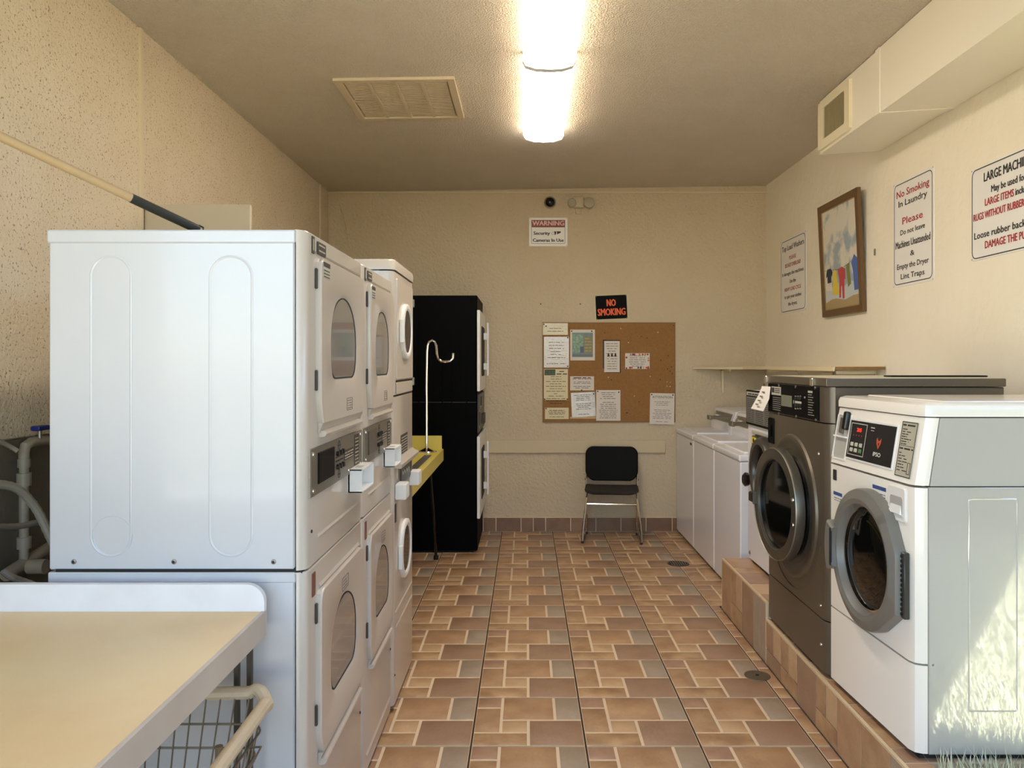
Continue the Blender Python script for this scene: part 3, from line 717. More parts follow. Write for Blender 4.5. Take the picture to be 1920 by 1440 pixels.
# ------------------------------------------------------------ top load washers
XT = 1.386
def topload(y0, y1, label, first):
    t = thing('top_load_washer', (1.75, (y0+y1)/2, 0), label, 'washer', 'top load washers by the back wall')
    part('cabinet', B().box(XT, 2.09, y0+.006, y1-.006, .02, .912, .010, 3), mEnamR, t)
    part('kick', B().box(XT+.02, 2.07, y0+.02, y1-.02, 0, .022), mSeam, t)
    part('top', B().box(XT-.008, 2.10, y0+.003, y1-.003, .914, .958, .012, 3), mEnamR, t)
    part('lid', B().box(XT+.05, 1.80, y0+.09, y1-.09, .956, .970, .006, 2), mEnamR, t)
    b = B(); p = [(1.70, .955), (1.70, 1.03), (1.745, 1.145), (1.78, 1.155), (2.12, 1.155), (2.12, .955)]
    b.loft([[(x, y0+.02, z) for x, z in p], [(x, y1-.02, z) for x, z in p]])
    part('console', b, mEnamR, t)
    mm = frame((1.70, y1, 1.03), (0, -1, 0), (.36, 0, .93), (-.93, 0, .36))
    part('panel', B(mm).box(.08, y1-y0-.08, .02, .10, .0, .006, .002, 1), mSteel, t)
    part('dial', B(mm).lathe([(.03, .006), (.028, .03), (.02, .034)], (.2, .06), 18), mChrome, t)
    cs = part('coin_slide', B().box(1.545, 1.70, y0+.05, y0+.13, 1.085, 1.112, .004, 1), M('worn_chrome', (130, 122, 104), .35, metal=.8), t)
    part('slide_knob', B().box(1.53, 1.556, y0+.04, y0+.14, 1.08, 1.118, .006, 2), M('worn_chrome', (130, 122, 104), .35, metal=.8), cs)
    if first: part('badge', B(f_west(XT, y1)).box(y1-y0-.13, y1-y0-.06, .865, .885, -.001, .002), mLabDk, t)
topload(6.585, 7.325, 'white top load washer farthest back, touching the back wall', True)
topload(5.865, 6.580, 'middle white top load washer of the three on the right', False)
topload(5.135, 5.860, 'nearest white top load washer, beside the tiled curb', False)

# ------------------------------------------------------------ white front loader behind the grey washer
t = thing('front_load_washer', (1.75, 4.55, .32), 'slim white front load washer with grey instruction board, behind the grey washer', 'washer')
part('cabinet', B().box(1.388, 2.1, 4.18, 4.97, .34, 1.18, .008, 2).box(1.40, 2.1, 4.18, 4.97, 1.18, 1.385, .006, 2), mEnamR, t)
part('plinth', B().box(1.41, 2.08, 4.20, 4.95, .32, .345), mSeam, t)
m = f_west(1.388, 4.97)
ib = part('instruction_board', B(m).box(.01, .78, 1.175, 1.388, -.002, .014, .003, 1), mBlkM, t)
part('sheet', B(m).box(.03, .76, 1.19, 1.348, .014, .016), M('board_sheet', (120, 118, 114), .5), ib)
part('heading', B(m).box(.03, .76, 1.356, 1.378, .014, .016), mLabG, ib)
b = B(m)
for i in range(13):
    for c_ in range(4): scribble(b, .045+.18*c_, .045+.18*c_+.15, 1.197+.0112*i, .006, .0168, seed=i*5+c_)
scribble(b, .06, .7, 1.361, .012, .0168, seed=77)
part('small_print', b, mInk, ib)
part('dispenser', B(m).box(.10, .60, 1.125, 1.145, 0, .006, .002, 1), mLabG, t)
dp = part('door_plate', B(m).bprism(rrect(.12, .72, .705, 1.115, .02), 0, .012, (.42, .91)), M('plate_grey', (104, 100, 96), .45), t)
part('latch', B(m).box(.22, .46, 1.112, 1.128, .004, .02, .003, 1), mBlack, t)
c0 = (.405, .93); o = circ(c0[0], c0[1], .20, 48); i_ = circ(c0[0], c0[1], .14, 48)
d = part('door', B(m).loft([(o, .01), (o, .03), (grow(o, c0, .93), .055), (grow(i_, c0, 1.1), .055), (i_, .035), (i_, .012)], (True, False)), mGreyD2, t)
part('window', B(m).prism(grow(i_, c0, .99), .011, .018), mDrum, d)
part('knob', B(m).lathe([(.02, .01), (.024, .022), (.040, .03), (.044, .05), (.03, .062)], (.115, .842), 8), mBlack, t)
part('warning_label', B(m).prism(rect(.128, .225, 1.03, 1.105), .012, .0135), mYelLab, t)
b = B(m); b.prism(circ(.17, 1.085, .014), .0135, .0142); scribble(b, .135, .215, 1.045, .009, .0142, seed=5); scribble(b, .135, .215, 1.06, .009, .0142, seed=6)
part('small_print', b, mInk, t)
part('small_label', B(m).prism(rect(.25, .42, .655, .69), 0, .0015), mLabG, t)
for a, z in ((.05, .38), (.72, .40), (.02, 1.28)): part('bolt', B(m).lathe([(.011, 0), (.010, .005), (.005, .007)], (a, z), 10), mSteel if z < 1 else mBlack, t)

# ------------------------------------------------------------ tall grey front loader
XG = 1.25
t = thing('front_load_washer', (1.65, 3.7, .232), 'big grey steel front load washer with dark round door and black control panel', 'washer')
part('cabinet', B().box(1.285, 1.995, 3.31, 4.09, .245, 1.452, .004, 1), mGreyW, t)
part('plinth', B().box(1.30, 1.98, 3.33, 4.07, .232, .25), mSeam, t)
def gfront(nm, z0, z1, mt):
    p = [(1.287, 4.095), (XG+.008, 4.095), (XG, 4.087), (XG, 3.345), (XG+.006, 3.322), (XG+.020, 3.308), (1.287, 3.302)]
    return part(nm, B().loft([(p, z0), (p, z1)]), mt, t)
gfront('lower_front', .25, .468, mGreyW); gfront('door_panel', .473, 1.297, mGreyW); gfront('upper_front', 1.302, 1.452, mGreyW)
part('top', B().box(XG-.004, 1.997, 3.298, 4.10, 1.454, 1.489, .005, 2), mGreyW, t)
part('lit_top_sheet', B().box(XG+.02, 1.98, 3.30, 4.08, 1.4885, 1.4905), M('painted_top_light', (196, 188, 166), .5), t)  # pale sheet painting in the light on the washer top
m = f_west(XG, 4.09)
cp = part('control_panel', B(m).bprism(rect(-.0, .71, 1.306, 1.45), 0, .004, (.35, 1.38)), mBlkM, t)
def gq(px, py): q = SP(px, py, XG); return (4.09-q[0], q[1])
def gz(x0, y0, x1, y1):   # image box on the face -> local rect
    a = gq(1420+x0/13.09, 690+(y0+y1)/2/13.09); b_ = gq(1420+x1/13.09, 690+(y0+y1)/2/13.09)
    za = gq(1420+(x0+x1)/2/13.09, 690+y1/13.09)[1]; zb = gq(1420+(x0+x1)/2/13.09, 690+y0/13.09)[1]
    return rect(a[0], b_[0], za, zb)
part('display', B(m).prism(gz(615, 670, 870, 945), .004, .006), mLCD, cp)
part('label', B(m).prism(gz(375, 460, 600, 665), .004, .0055), mLabG, cp)
part('label', B(m).prism(gz(1270, 560, 1375, 612), .004, .0055), mLabG, cp)
part('label', B(m).prism(gz(950, 815, 1105, 870), .004, .0055), mLabG, cp)
b = B(m)
for i in range(7):
    q = gz(400, 720+i*50, 590, 735+i*50); b.prism(q, .004, .0048)
for i in range(9):
    q = gz(1270, 650+i*62, 1360+(i*37) % 60, 668+i*62); b.prism(q, .004, .0048)
for i in range(3):
    b.prism(gz(940+i*60, 680, 980+i*60, 700), .004, .0048); b.prism(gz(940+i*60, 985, 980+i*60, 1010), .004, .0048)
b.prism(gz(905, 790, 925, 870), .004, .0048); b.prism(gz(1170, 700, 1205, 745), .004, .0048)
part('panel_print', b, M('panel_print', (150, 148, 140), .5), cp, kind='stuff')
b = B(m)
for i in range(3):
    for yy in (745, 925):
        q = gq(1420+(965+i*58)/13.09, 690+yy/13.09); part('button', B(m).lathe([(.010, .004), (.009, .008)], q, 12), mSeam, cp)
b = B(m); q = gz(385, 480, 440, 600); b.prism(q, .0055, .0062)
for i in range(3): b.prism(gz(450, 500+i*45, 580, 520+i*45), .0055, .0062)
part('panel_print', b, mInk, cp, kind='stuff')
for px, py in ((190, 405), (550, 430), (968, 460), (1447, 490), (560, 1115), (980, 1190), (1462, 1275)):
    part('screw', B(m).lathe([(.007, .004), (.0065, .007), (.003, .008)], gq(1420+px/13.09, 690+py/13.09), 10), mChrome, cp)
mt_ = f_west(XG-.004, 4.09)
for px in (1438.5, 1525):
    q = gq(px, 715); part('clip', B(mt_).box(q[0]-.016, q[0]+.016, 1.452, 1.487, -.001, .008, .003, 1), mChrome, t)
# embossed surround, open door
c0 = (.36, .885)
N = 64
o = circ(c0[0], c0[1], .335, N)
part('surround', B(m).loft([(o, 0), (grow(o, c0, .985), .010), (grow(o, c0, .93), .012), (grow(o, c0, .88), .004), (grow(o, c0, .80), .003)], (False, False)), mGreyW, t)
part('tub_ring', B(m).loft([(circ(*c0, .235, N), 0), (circ(*c0, .235, N), .012), (circ(*c0, .205, N), .012), (circ(*c0, .205, N), .001)], (True, False)), mBlack, t)
hx, hy = XG-.012, 3.44     # hinge, door swung open a few degrees
th = math.radians(4.0)
ex = Vector((-math.sin(th)*-1, 0, 0))
md = frame((hx, hy, 0), (math.sin(th), -math.cos(th), 0), (0, 0, 1), (-math.cos(th), -math.sin(th), 0))
c1 = (-.285, .893); R_ = .265
ob = circ(*c1, R_, N)
d = part('door', B(md).loft([(grow(ob, c1, .95), .012), (ob, .02), (ob, .048), (grow(ob, c1, .985), .056), (grow(ob, c1, .97), .058), (grow(ob, c1, .80), .062), (grow(ob, c1, .785), .058), (grow(ob, c1, .775), .040)], (False, False)), M('door_metal', (84, 80, 72), .34, metal=.5), t)
part('rim_bead', B(md).loft([(grow(ob, c1, .985), .056), (grow(ob, c1, .978), .061), (grow(ob, c1, .968), .057)], (False, False)), mSteel, d)
part('window_rim', B(md).ring(grow(ob, c1, .785), grow(ob, c1, .75), .030, .046, c1, 64), mBlack, d)
part('window', B(md).loft([(grow(ob, c1, .77), .04), (grow(ob, c1, .68), .032), (grow(ob, c1, .45), .02), (grow(ob, c1, .2), .014)]), mDrum, d)
for k_ in (.60, .5, .4): part('drum_ridge', B(md).loft([(grow(ob, c1, k_+.02), .030), (grow(ob, c1, k_+.01), .036), (grow(ob, c1, k_), .030)], (False, False)), M('drum_steel', (92, 90, 80), .3, metal=.8), d)
part('handle', B(md).box(c1[0]-R_-.025, c1[0]-R_+.05, c1[1]-.035, c1[1]+.015, .03, .078, .008, 2), mBlack, d)
part('handle_clip', B(md).box(c1[0]-R_+.04, c1[0]-R_+.052, c1[1]-.04, c1[1]+.02, .04, .080, .003, 1), M('dull_chrome', (96, 94, 88), .45, metal=.6), d)
for z in (.84, .95): part('bolt', B(md).lathe([(.010, .06), (.008, .066)], (c1[0]+R_*.86, z), 10), mChrome, d)
part('lock_recess', B(m).bprism(rrect(.005, .095, 1.145, 1.275, .008), 0, .006, (.05, 1.21)), mBlkM, t)
part('lock', B(m).box(.03, .07, 1.18, 1.24, .006, .014, .004, 1), mBlkM, t)
for px, py in ((1535, 851), (1539, 1135), (1540, 1208)):
    part('screw', B(m).lathe([(.008, 0), (.007, .004)], gq(px, py), 10), mChrome, t)
part('crease', B(m).loft([(grow(circ(*c0, .30, N)[34:62], c0, 1.27), 0), (grow(circ(*c0, .30, N)[34:62], c0, 1.26), .003)], (False, False)), mGreyW, t)
# tag
tg = thing('paper_tag', (1.22, 4.0, 1.32), 'white paper tag taped over the left end of the grey washer panel', 'paper')
q = [gq(1432, 724), gq(1448, 725), gq(1449, 748), gq(1449, 765), gq(1446, 770), gq(1421, 766), gq(1427, 755), gq(1430, 740)]
b = B(m); b.loft([[(q[0][0], q[0][1], .008), (q[1][0], q[1][1], .008), (q[2][0], q[2][1], .018), (q[4][0], q[4][1]-.003, .04), (q[5][0]+.03, q[5][1]+.002, .045), (q[7][0], q[7][1], .02)],
                  [(q[0][0], q[0][1], .0095), (q[1][0], q[1][1], .0095), (q[2][0], q[2][1], .0195), (q[4][0], q[4][1]-.003, .0415), (q[5][0]+.03, q[5][1]+.002, .0465), (q[7][0], q[7][1], .0215)]])
part('sheet', b, M('bright_paper', (240, 236, 228), .7), tg)
b = B(m)
for i, (px, py) in enumerate(((1439, 735), (1438, 743), (1437, 751), (1436, 758))):
    a = gq(px, py); b.prism(rect(a[0]-.02, a[0]+.02, a[1]-.003, a[1]+.003), .020+.008*i, .0235+.0085*i)
part('print', b, mInkG, tg)
tag(part('rubber_strip', B().box(1.62, 2.05, 3.52, 3.60, 1.4905, 1.498, .003, 1), mRubber), 'thin black strip lying on top of the grey washer', 'strip')

# ------------------------------------------------------------ near white front loader
Y0, Y1 = 2.63, 3.285
t = thing('front_load_washer', (1.7, 2.95, .232), 'nearest white front load washer with grey ring door and red digits', 'washer')
SK = .041
def skew(b):
    for v in b.bm.verts: v.co.x -= (v.co.y-2.957)*SK*max(0, 1-max(0, v.co.x-1.30)/.5)
    return b
_part = part
def wp(nm, b, mt, parent=None, **k): return _part(nm, skew(b), mt, parent if parent is not None else t, **k)
XN = 1.272
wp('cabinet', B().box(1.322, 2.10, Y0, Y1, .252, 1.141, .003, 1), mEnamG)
wp('plinth', B().box(1.30, 2.07, Y0+.02, Y1-.01, .232, .255), mSeam)
def nf(nm, z0, z1, top=0, bot=0, X=XN):
    p = [(1.318, Y1), (X+.008, Y1), (X, Y1-.008), (X, Y0+.035), (X+.009, Y0+.012), (X+.03, Y0+.001), (1.318, Y0)]
    return wp(nm, B().loft([(p, z0), (p, z1)]), mEnamN)
nf('lower_front', .256, .547); nf('door_panel', .554, 1.137)
dx = .036
def cons(x): return x
p0 = [(1.322, Y1), (XN+.006, Y1), (XN, Y1-.008), (XN, Y0+.035), (XN+.009, Y0+.012), (XN+.03, Y0+.001), (1.322, Y0)]
p1 = [(1.352, Y1)]+[(x+dx, y) for x, y in p0[1:-1]]+[(1.357, Y0)]
wp('console', B().loft([(p0, 1.145), (p1, 1.370)]), mEnamN)
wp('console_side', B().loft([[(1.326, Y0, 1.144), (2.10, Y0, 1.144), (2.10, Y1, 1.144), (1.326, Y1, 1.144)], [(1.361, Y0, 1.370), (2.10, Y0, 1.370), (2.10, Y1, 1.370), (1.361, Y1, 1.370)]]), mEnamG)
pt = [(2.11, Y1+.002), (XN+dx+.004, Y1+.002), (XN+dx-.006, Y1-.01), (XN+dx-.006, Y0+.03), (XN+dx+.004, Y0+.006), (XN+dx+.028, Y0-.004), (2.11, Y0-.004)]
wp('top', B().loft([(pt, 1.374), (pt, 1.398), (grow(pt, (1.7, 2.95), .988), 1.412), (grow(pt, (1.7, 2.95), .95), 1.419)]), mEnamN)
wp('lid_panel', B().box(1.40, 2.05, Y0+.05, Y1-.05, 1.417, 1.424, .004, 1), mEnamN)
nz = math.hypot(dx, .225)
mc = frame((XN, Y1, 1.145), (0, -1, 0), (dx/nz, 0, .225/nz), (-.225/nz, 0, dx/nz))
# console: coin bay, display, label
cb = wp('coin_bay', B(mc).ring(rrect(.012, .135, .018, .205, .006), rrect(.02, .127, .025, .198, .004), -.001, .004, (.07, .11), 48), mWhiteP)
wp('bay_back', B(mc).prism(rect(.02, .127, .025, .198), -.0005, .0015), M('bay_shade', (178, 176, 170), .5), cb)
wp('shelf', B(mc).box(.02, .127, .108, .114, .0, .014), mWhiteP, cb)
wp('coin_slot', B(mc).box(.055, .085, .125, .19, .001, .012, .003, 1), mSteel, cb)
wp('reader', B(mc).box(.098, .128, .140, .215, .001, .024, .008, 2), mBlack, cb)
cp = wp('control_panel', B(mc).bprism(rrect(.135, .505, .030, .192, .004), 0, .005, (.3, .11)), mWhiteP)
wp('display', B(mc).prism(rect(.145, .498, .038, .184), .005, .0065), M('panel_black', (34, 34, 36), .35), cp)
wp('display_frame', B(mc).ring(rect(.155, .285, .050, .175), rect(.158, .282, .053, .172), .0065, .0072, (.22, .11), 48), mLabG, cp)
b = B(mc); write(b, '205', .226, .150, .014, .036, .05, .0075); wp('digits', b, mRed, cp)
b = B(mc)
for i in range(4): b.prism(circ(.185+.022*i, .128, .0028, 8), .0065, .0073)
wp('indicator', b, M('dim_led', (190, 60, 50), .5), cp)
for r_ in range(2):
    for i in range(3):
        wp('button', B(mc).bprism(rrect(.170+.036*i, .194+.036*i, .062+.022*r_, .078+.022*r_, .003), .0065, .009, (.182+.036*i, .07+.022*r_)), M('key_green', (90, 130, 80), .5) if (r_ == 0 and i == 2) else mLabG, cp)
b = B(mc)
e = .39; f_ = .118; zs = lambda P_: [(e+(x-e)*.66, f_+(y-f_)*.62) for x, y in P_]
b.prism(zs([(e-.026, f_+.018), (e-.012, f_-.004), (e-.003, f_-.024), (e, f_-.03), (e+.003, f_-.024), (e+.012, f_-.004), (e+.026, f_+.018), (e+.022, f_-.006), (e+.013, f_-.020), (e, f_-.04), (e-.013, f_-.020), (e-.022, f_-.006)]), .0065, .0078)
b.prism(zs([(e-.024, f_+.024), (e-.016, f_+.006), (e-.006, f_-.004), (e, f_-.006), (e+.006, f_-.004), (e+.016, f_+.006), (e+.024, f_+.024), (e+.010, f_+.010), (e, f_+.006), (e-.010, f_+.010)]), .0065, .0078)
wp('emblem', b, M('emblem_orange', (214, 92, 60), .5), cp)
b = B(mc); write(b, 'IPSO', e, f_-.045, .015, .056, .04, .0078); wp('lettering', b, mSign, cp)
b = B(mc); scribble(b, .315, .345, .165, .006, .0075, seed=2); scribble(b, .318, .342, .155, .004, .0075, seed=3); wp('small_print', b, mLabG, cp)
lb = wp('instruction_label', B(mc).prism(rect(.525, .625, .018, .208), 0, .002), M('label_beige', (186, 182, 164), .5))
b = B(mc).ring(rect(.525, .625, .018, .208), rect(.528, .622, .021, .205), .002, .0028, (.575, .11), 48)
b.prism(rect(.528, .622, .124, .1255), .002, .0028)
for i, z in enumerate((.193, .112)): scribble(b, .532, .618, z, .009, .0028, seed=80+i)
for i in range(7): scribble(b, .533, .533+.03+.04*((i*37) % 10)/10, .180-.0085*i, .005, .0028, seed=90+i)
for i in range(7): scribble(b, .533, .533+.03+.04*((i*53) % 10)/10, .098-.010*i, .005, .0028, seed=60+i)
b.ring(rect(.598, .616, .030, .070), rect(.600, .614, .032, .068), .002, .0028, (.607, .05), 32)
wp('small_print', b, mInk, lb)
# body furniture
m = f_west(XN, Y1)
def nq(px, py): q = SP(px, py, XN); return (Y1-q[0], q[1])
wp('dark_sticker', B(m).prism(rrect(.030, .062, 1.075, 1.118, .003), 0, .0015), mInk)
def stick(x0, x1, z0, z1, nm='notice_sticker'):
    s_ = wp(nm, B(m).prism(rect(x0, x1, z0, z1), 0, .001), mWhiteP)
    wp('header', B(m).prism(rect(x0, x1, z1-.014, z1), .001, .0016), mBlueL, s_)
    b = B(m)
    n_ = int((z1-z0-.02)/.009)
    for i in range(n_): scribble(b, x0+.006, x1-.006, z0+.004+.009*i, .005, .0016, seed=i)
    wp('small_print', b, mInkG, s_)
stick(.37, .47, 1.03, 1.108); stick(.035, .115, .99, 1.03)
ds = wp('dispenser_drawer', B(m).bprism(rrect(.495, .612, 1.010, 1.128, .012), 0, .008, (.55, 1.07)), mWhiteP)
wp('grip', B(m).loft([(rrect(.510, .595, 1.032, 1.095, .012), .008), (rrect(.512, .593, 1.034, 1.093, .012), .0085)]), M('grip_shade', (170, 170, 168), .5), ds)
wp('grip_lip', B(m).loft([[(.513, 1.034, .009), (.592, 1.034, .009), (.588, 1.066, .009), (.517, 1.066, .009)], [(.515, 1.037, .016), (.59, 1.037, .016), (.588, 1.062, .010), (.517, 1.062, .010)]]), mWhiteP, ds)
# door: circle merging into squared hinge side
c0 = (.365, .831); Rr = .258
o = []
for i in range(41):
    a = math.radians(62+ (298-62)*i/40); o.append((c0[0]+Rr*math.cos(a), c0[1]+Rr*math.sin(a)))
o += [(c0[0]+.19, c0[1]-.175), (.612, .700), (.612, .905), (c0[0]+.175, c0[1]+.20)]
N = 96; O = polar(o, c0, N); I = polar(circ(*c0, .190, 64), c0, N)
d = wp('door', B(m).loft([(O, .002), (O, .03), (grow(O, c0, .985), .040), (grow(I, c0, 1.16), .052), (grow(I, c0, 1.06), .046), (I, .022), (grow(I, c0, .98), .006)], (True, False)), mGreyD)
wp('window', B(m).loft([(circ(*c0, .188, 48), .006), (circ(*c0, .175, 48), .018), (circ(*c0, .14, 48), .026), (circ(*c0, .08, 48), .030)]), mDrum, d)
wp('window_rim', B(m).ring(circ(*c0, .190), circ(*c0, .182), .006, .022, c0, 64), mChrome, d)
hd = []
for i in range(15):
    a = math.radians(158+44*i/14); hd.append((c0[0]+(Rr+.004)*math.cos(a), c0[1]+(Rr+.004)*math.sin(a)))
for i in range(15):
    a = math.radians(202-44*i/14); hd.append((c0[0]+(.205)*math.cos(a), c0[1]+(.205)*math.sin(a)))
n_h = len(hd)
wp('handle', B(m).loft([(hd, .03), (hd, .062), (grow(hd, (c0[0]-.23, c0[1]), .93), .068)]), mGreyD, d)
wp('handle_slot', B(m).loft([(rrect(c0[0]-.212, c0[0]-.196, c0[1]-.075, c0[1]+.075, .006), .066), (rrect(c0[0]-.211, c0[0]-.197, c0[1]-.074, c0[1]+.074, .006), .070)]), mSeam, d)
wp('hinge', B(m).box(.606, .630, .692, .915, .0, .020, .003, 1), mGreyD2, d)
b = B(m)
for i in range(13): b.box(.611, .619, .703+i*.0162, .712+i*.0162, .020, .024)
wp('hinge_knuckle', b, mBlack, d)
sd = frame((0, Y0, 0), (1, 0, 0), (0, 0, 1), (0, -1, 0))
st = rrect(1.456, 1.625, .395, 1.104, .008); cc = (1.54, .75)
wp('embossed_panel', B(sd).loft([(st, 0), (rrect(1.4585, 1.6225, .3975, 1.1015, .008), .0022), (rrect(1.461, 1.620, .400, 1.099, .008), .0006)], (False, False)), mEnamG)
wp('seam', B(sd).box(1.318, 2.1, 1.1405, 1.1445, -.02, -.0005).box(1.357, 2.1, 1.370, 1.374, -.02, .001), mSeam)
wp('screw', B(sd).lathe([(.004, 0), (.003, .002)], (1.337, .55), 8), mSteel)

# ------------------------------------------------------------ counter in the near left corner
t = thing('folding_counter', (-1.2, 1.3, 0), 'beige laminate folding counter at bottom left with a white painted back lip', 'counter')
part('worktop', B().box(XL+.003, -.695, .5, 2.082, .845, .900, .002, 1), mCount, t)
part('edge_band', B().box(-.697, -.687, .5, 2.098, .832, .901, .002, 1), mCountE, t)
p = [(XL+.003, .84), (-.688, .84), (-.688, .925)]
for i in range(9):
    a = math.radians(90*i/8); p.append((-.688-.05+.05*math.cos(a), .925+.046*math.sin(a)))
p += [(XL+.003, .971)]
part('backsplash', B().loft([[(x, 2.081, z) for x, z in p], [(x, 2.10, z) for x, z in p]]), mCountB, t)
for x, y in ((-.768, 2.105), (-.734, 2.105), (-1.6, 2.05), (-1.6, .6), (-.76, .6)):
    part('leg', B().box(x-.007, x+.007, y-.007, y+.007, 0, .845, .002, 1), M('dark_leg', (70, 64, 52), .6), t)
part('rail', B().box(-1.6, -.72, 1.2, 1.23, .80, .845), M('dark_leg', (70, 64, 52), .6), t)

# wire laundry cart
t = thing('laundry_cart', (-.9, 1.7, 0), 'wire laundry cart with padded beige rim parked under the folding counter', 'cart')
rx0, rx1, ry0, ry1, rz = -1.20, -.648, 1.36, 2.03, .705
rim = [(x, y, rz-.012*math.sin(i)) for i, (x, y) in enumerate(rrect(rx0, rx1, ry0, ry1, .06, 6))]
part('rim', B().tube(rim, .017, 10, True), mVinyl, t)
def bx(x, y, f): cx_, cy_ = (rx0+rx1)/2, (ry0+ry1)/2; return (cx_+(x-cx_)*f, cy_+(y-cy_)*f)
def wire(p, q): part('wire', B().tube([p, q], .0022, 5), mWire, t)
nx, ny = 14, 17
for i in range(nx+1):
    x = rx0+.02+(rx1-rx0-.04)*i/nx
    for y in (ry0+.01, ry1-.01):
        a = bx(x, y, .80); wire((x, y, rz), (a[0], a[1], .36))
for i in range(1, ny):
    y = ry0+.02+(ry1-ry0-.04)*i/ny
    for x in (rx0+.01, rx1-.01):
        a = bx(x, y, .80); wire((x, y, rz), (a[0], a[1], .36))
for f, z in ((.965, .635), (.93, .58), (.80, .36)):
    part('hoop', B().tube([(*bx(x, y, f), z) for x, y in rrect(rx0+.005, rx1-.005, ry0+.005, ry1-.005, .05, 5)], .003, 5, True), mWire, t)
for i in range(1, 10):
    y = ry0+(ry1-ry0)*i/10; wire((*bx(rx0, y, .8), .36), (*bx(rx1, y, .8), .36))
part('handle_loop', B().tube([(rx1-.03, 1.90, .63), (rx1+.012, 1.90, .632), (rx1+.014, 1.84, .625), (rx1-.03, 1.72, .56)], .0028, 6), mWire, t)
for x, y in ((rx0+.1, ry0+.1), (rx1-.1, ry0+.1), (rx0+.1, ry1-.1), (rx1-.1, ry1-.1)):
    part('leg', B().tube([(x, y, .62), (x, y, .09)], .010, 8), M('cart_post', (126, 112, 84), .5), t)
    part('wheel', B().cyl((x-.012, y, .045), (x+.012, y, .045), .045, 18), mRubber, t)
part('base_frame', B().tube([(x, y, .12) for x, y in rrect(rx0+.1, rx1-.1, ry0+.1, ry1-.1, .02, 3)], .009, 6, True), mWire, t)

# ------------------------------------------------------------ broom handle resting on the dryer
tip = Vector((-.935, 2.26, 1.932)); end = Vector((-1.815, 1.285, 2.372)); dd = (end-tip)
t = thing('broom_handle', tuple(tip), 'long beige pole with black grip end resting on top of the nearest dryer', 'pole')
part('pole', B().cyl(tuple(tip+dd*.135), tuple(end), .0115, 16), M('pole_beige', (186, 158, 118), .35), t)
part('grip', B().cyl(tuple(tip), tuple(tip+dd*.14), .0128, 16), M('grip_black', (34, 36, 30), .45), t)
part('hanging_loop', B().tube([tuple(tip+Vector((.002, 0, .012))), tuple(tip+Vector((.014, 0, .006))), tuple(tip+Vector((.014, 0, -.006))), tuple(tip+Vector((-.004, 0, -.0145))), tuple(tip+Vector((-.022, 0, -.0145)))], .0028, 6), mBlack, t)

# ------------------------------------------------------------ plumbing on the left wall behind the dryers
t = thing('water_pipe', (-1.78, 2.85, 0), 'pale vertical water pipe with blue valve, on the left wall behind nearest dryer', 'pipe')
Xp = -1.785
def pq(px, py): q = SP(px, py, Xp); return (Xp, q[0], q[1])
a = pq(45, 850); bt = pq(44, 1060)
part('riser', B().tube([(Xp, a[1], bt[2]), (Xp, a[1], a[2]-.02)], .016, 14), mPipe, t)
part('elbow', B().tube([(Xp, a[1], a[2]-.03), (Xp, a[1], a[2]), (Xp, a[1]+.01, a[2]+.025), (Xp, a[1]+.04, a[2]+.035), (Xp, a[1]+.10, a[2]+.035), (Xp, a[1]+.25, a[2]+.02)], .018, 14), mPipe, t)
for z, r_, h in ((a[2]-.05, .021, .03), (a[2]-.115, .024, .045), (bt[2]+.06, .024, .04)):
    part('coupling', B().cyl((Xp, a[1], z), (Xp, a[1], z+h), r_, 16), mPipe, t)
part('tee', B().tube([(Xp, a[1]-.10, bt[2]-.01), (Xp, a[1]+.3, bt[2]+.05)], .022, 14), mPipe, t)
part('tee', B().cyl((Xp+.03, a[1]-.02, bt[2]), (Xp+.09, a[1]-.02, bt[2]), .026, 16), mPipe, t)
v = (Xp+.01, a[1]+.075, a[2]+.075)
part('valve_stem', B().cyl((v[0], v[1], a[2]+.04), (v[0], v[1], v[2]), .006, 8), mSteel, t)
part('valve_handle', B().box(v[0]-.014, v[0]+.02, v[1]-.035, v[1]+.035, v[2], v[2]+.018, .005, 2), mBlue, t)
def hose(pix, X, r, label, m_=mHose):
    pts_ = []
    for px, py, x in pix: q = SP(px, py, x); pts_.append((x, q[0], q[1]))
    # smooth
    out = []
    P_ = [Vector(p) for p in pts_]; P_ = [P_[0]]+P_+[P_[-1]]
    for i in range(1, len(P_)-2):
        for k in range(6):
            s_ = k/6; a_, b_, c_, e_ = P_[i-1:i+3]
            out.append(tuple(.5*((2*b_)+(-a_+c_)*s_+(2*a_-5*b_+4*c_-e_)*s_**2+(-a_+3*b_-3*c_+e_)*s_**3)))
    out.append(tuple(P_[-2]))
    rr = [r*(1+.10*(i % 2)) for i in range(len(out))]
    tag(part('drain_hose', B().tube(out, rr, 10), m_), label, 'hose')
hose([(-60, 900, -1.62), (0, 908, -1.6), (35, 918, -1.58), (65, 950, -1.56), (84, 985, -1.54), (100, 1020, -1.52)], 0, .013, 'thick pale grey hose arching behind the nearest dryer')
hose([(-40, 985, -1.7), (0, 988, -1.7), (40, 986, -1.68), (80, 980, -1.66), (110, 1000, -1.64)], 0, .010, 'thin level grey hose crossing in front of the water pipe', M('hose_dark', (120, 112, 100), .5))
hose([(-40, 812, -1.8), (0, 828, -1.79), (20, 838, -1.78), (33, 846, -1.765)], 0, .008, 'short pale hose running into the pipe elbow from the left')
hose([(5, 1070, -1.6), (22, 1082, -1.58), (50, 1092, -1.56), (90, 1105, -1.5), (120, 1100, -1.45)], 0, .010, 'lowest pale hose, curling just above the white back lip')
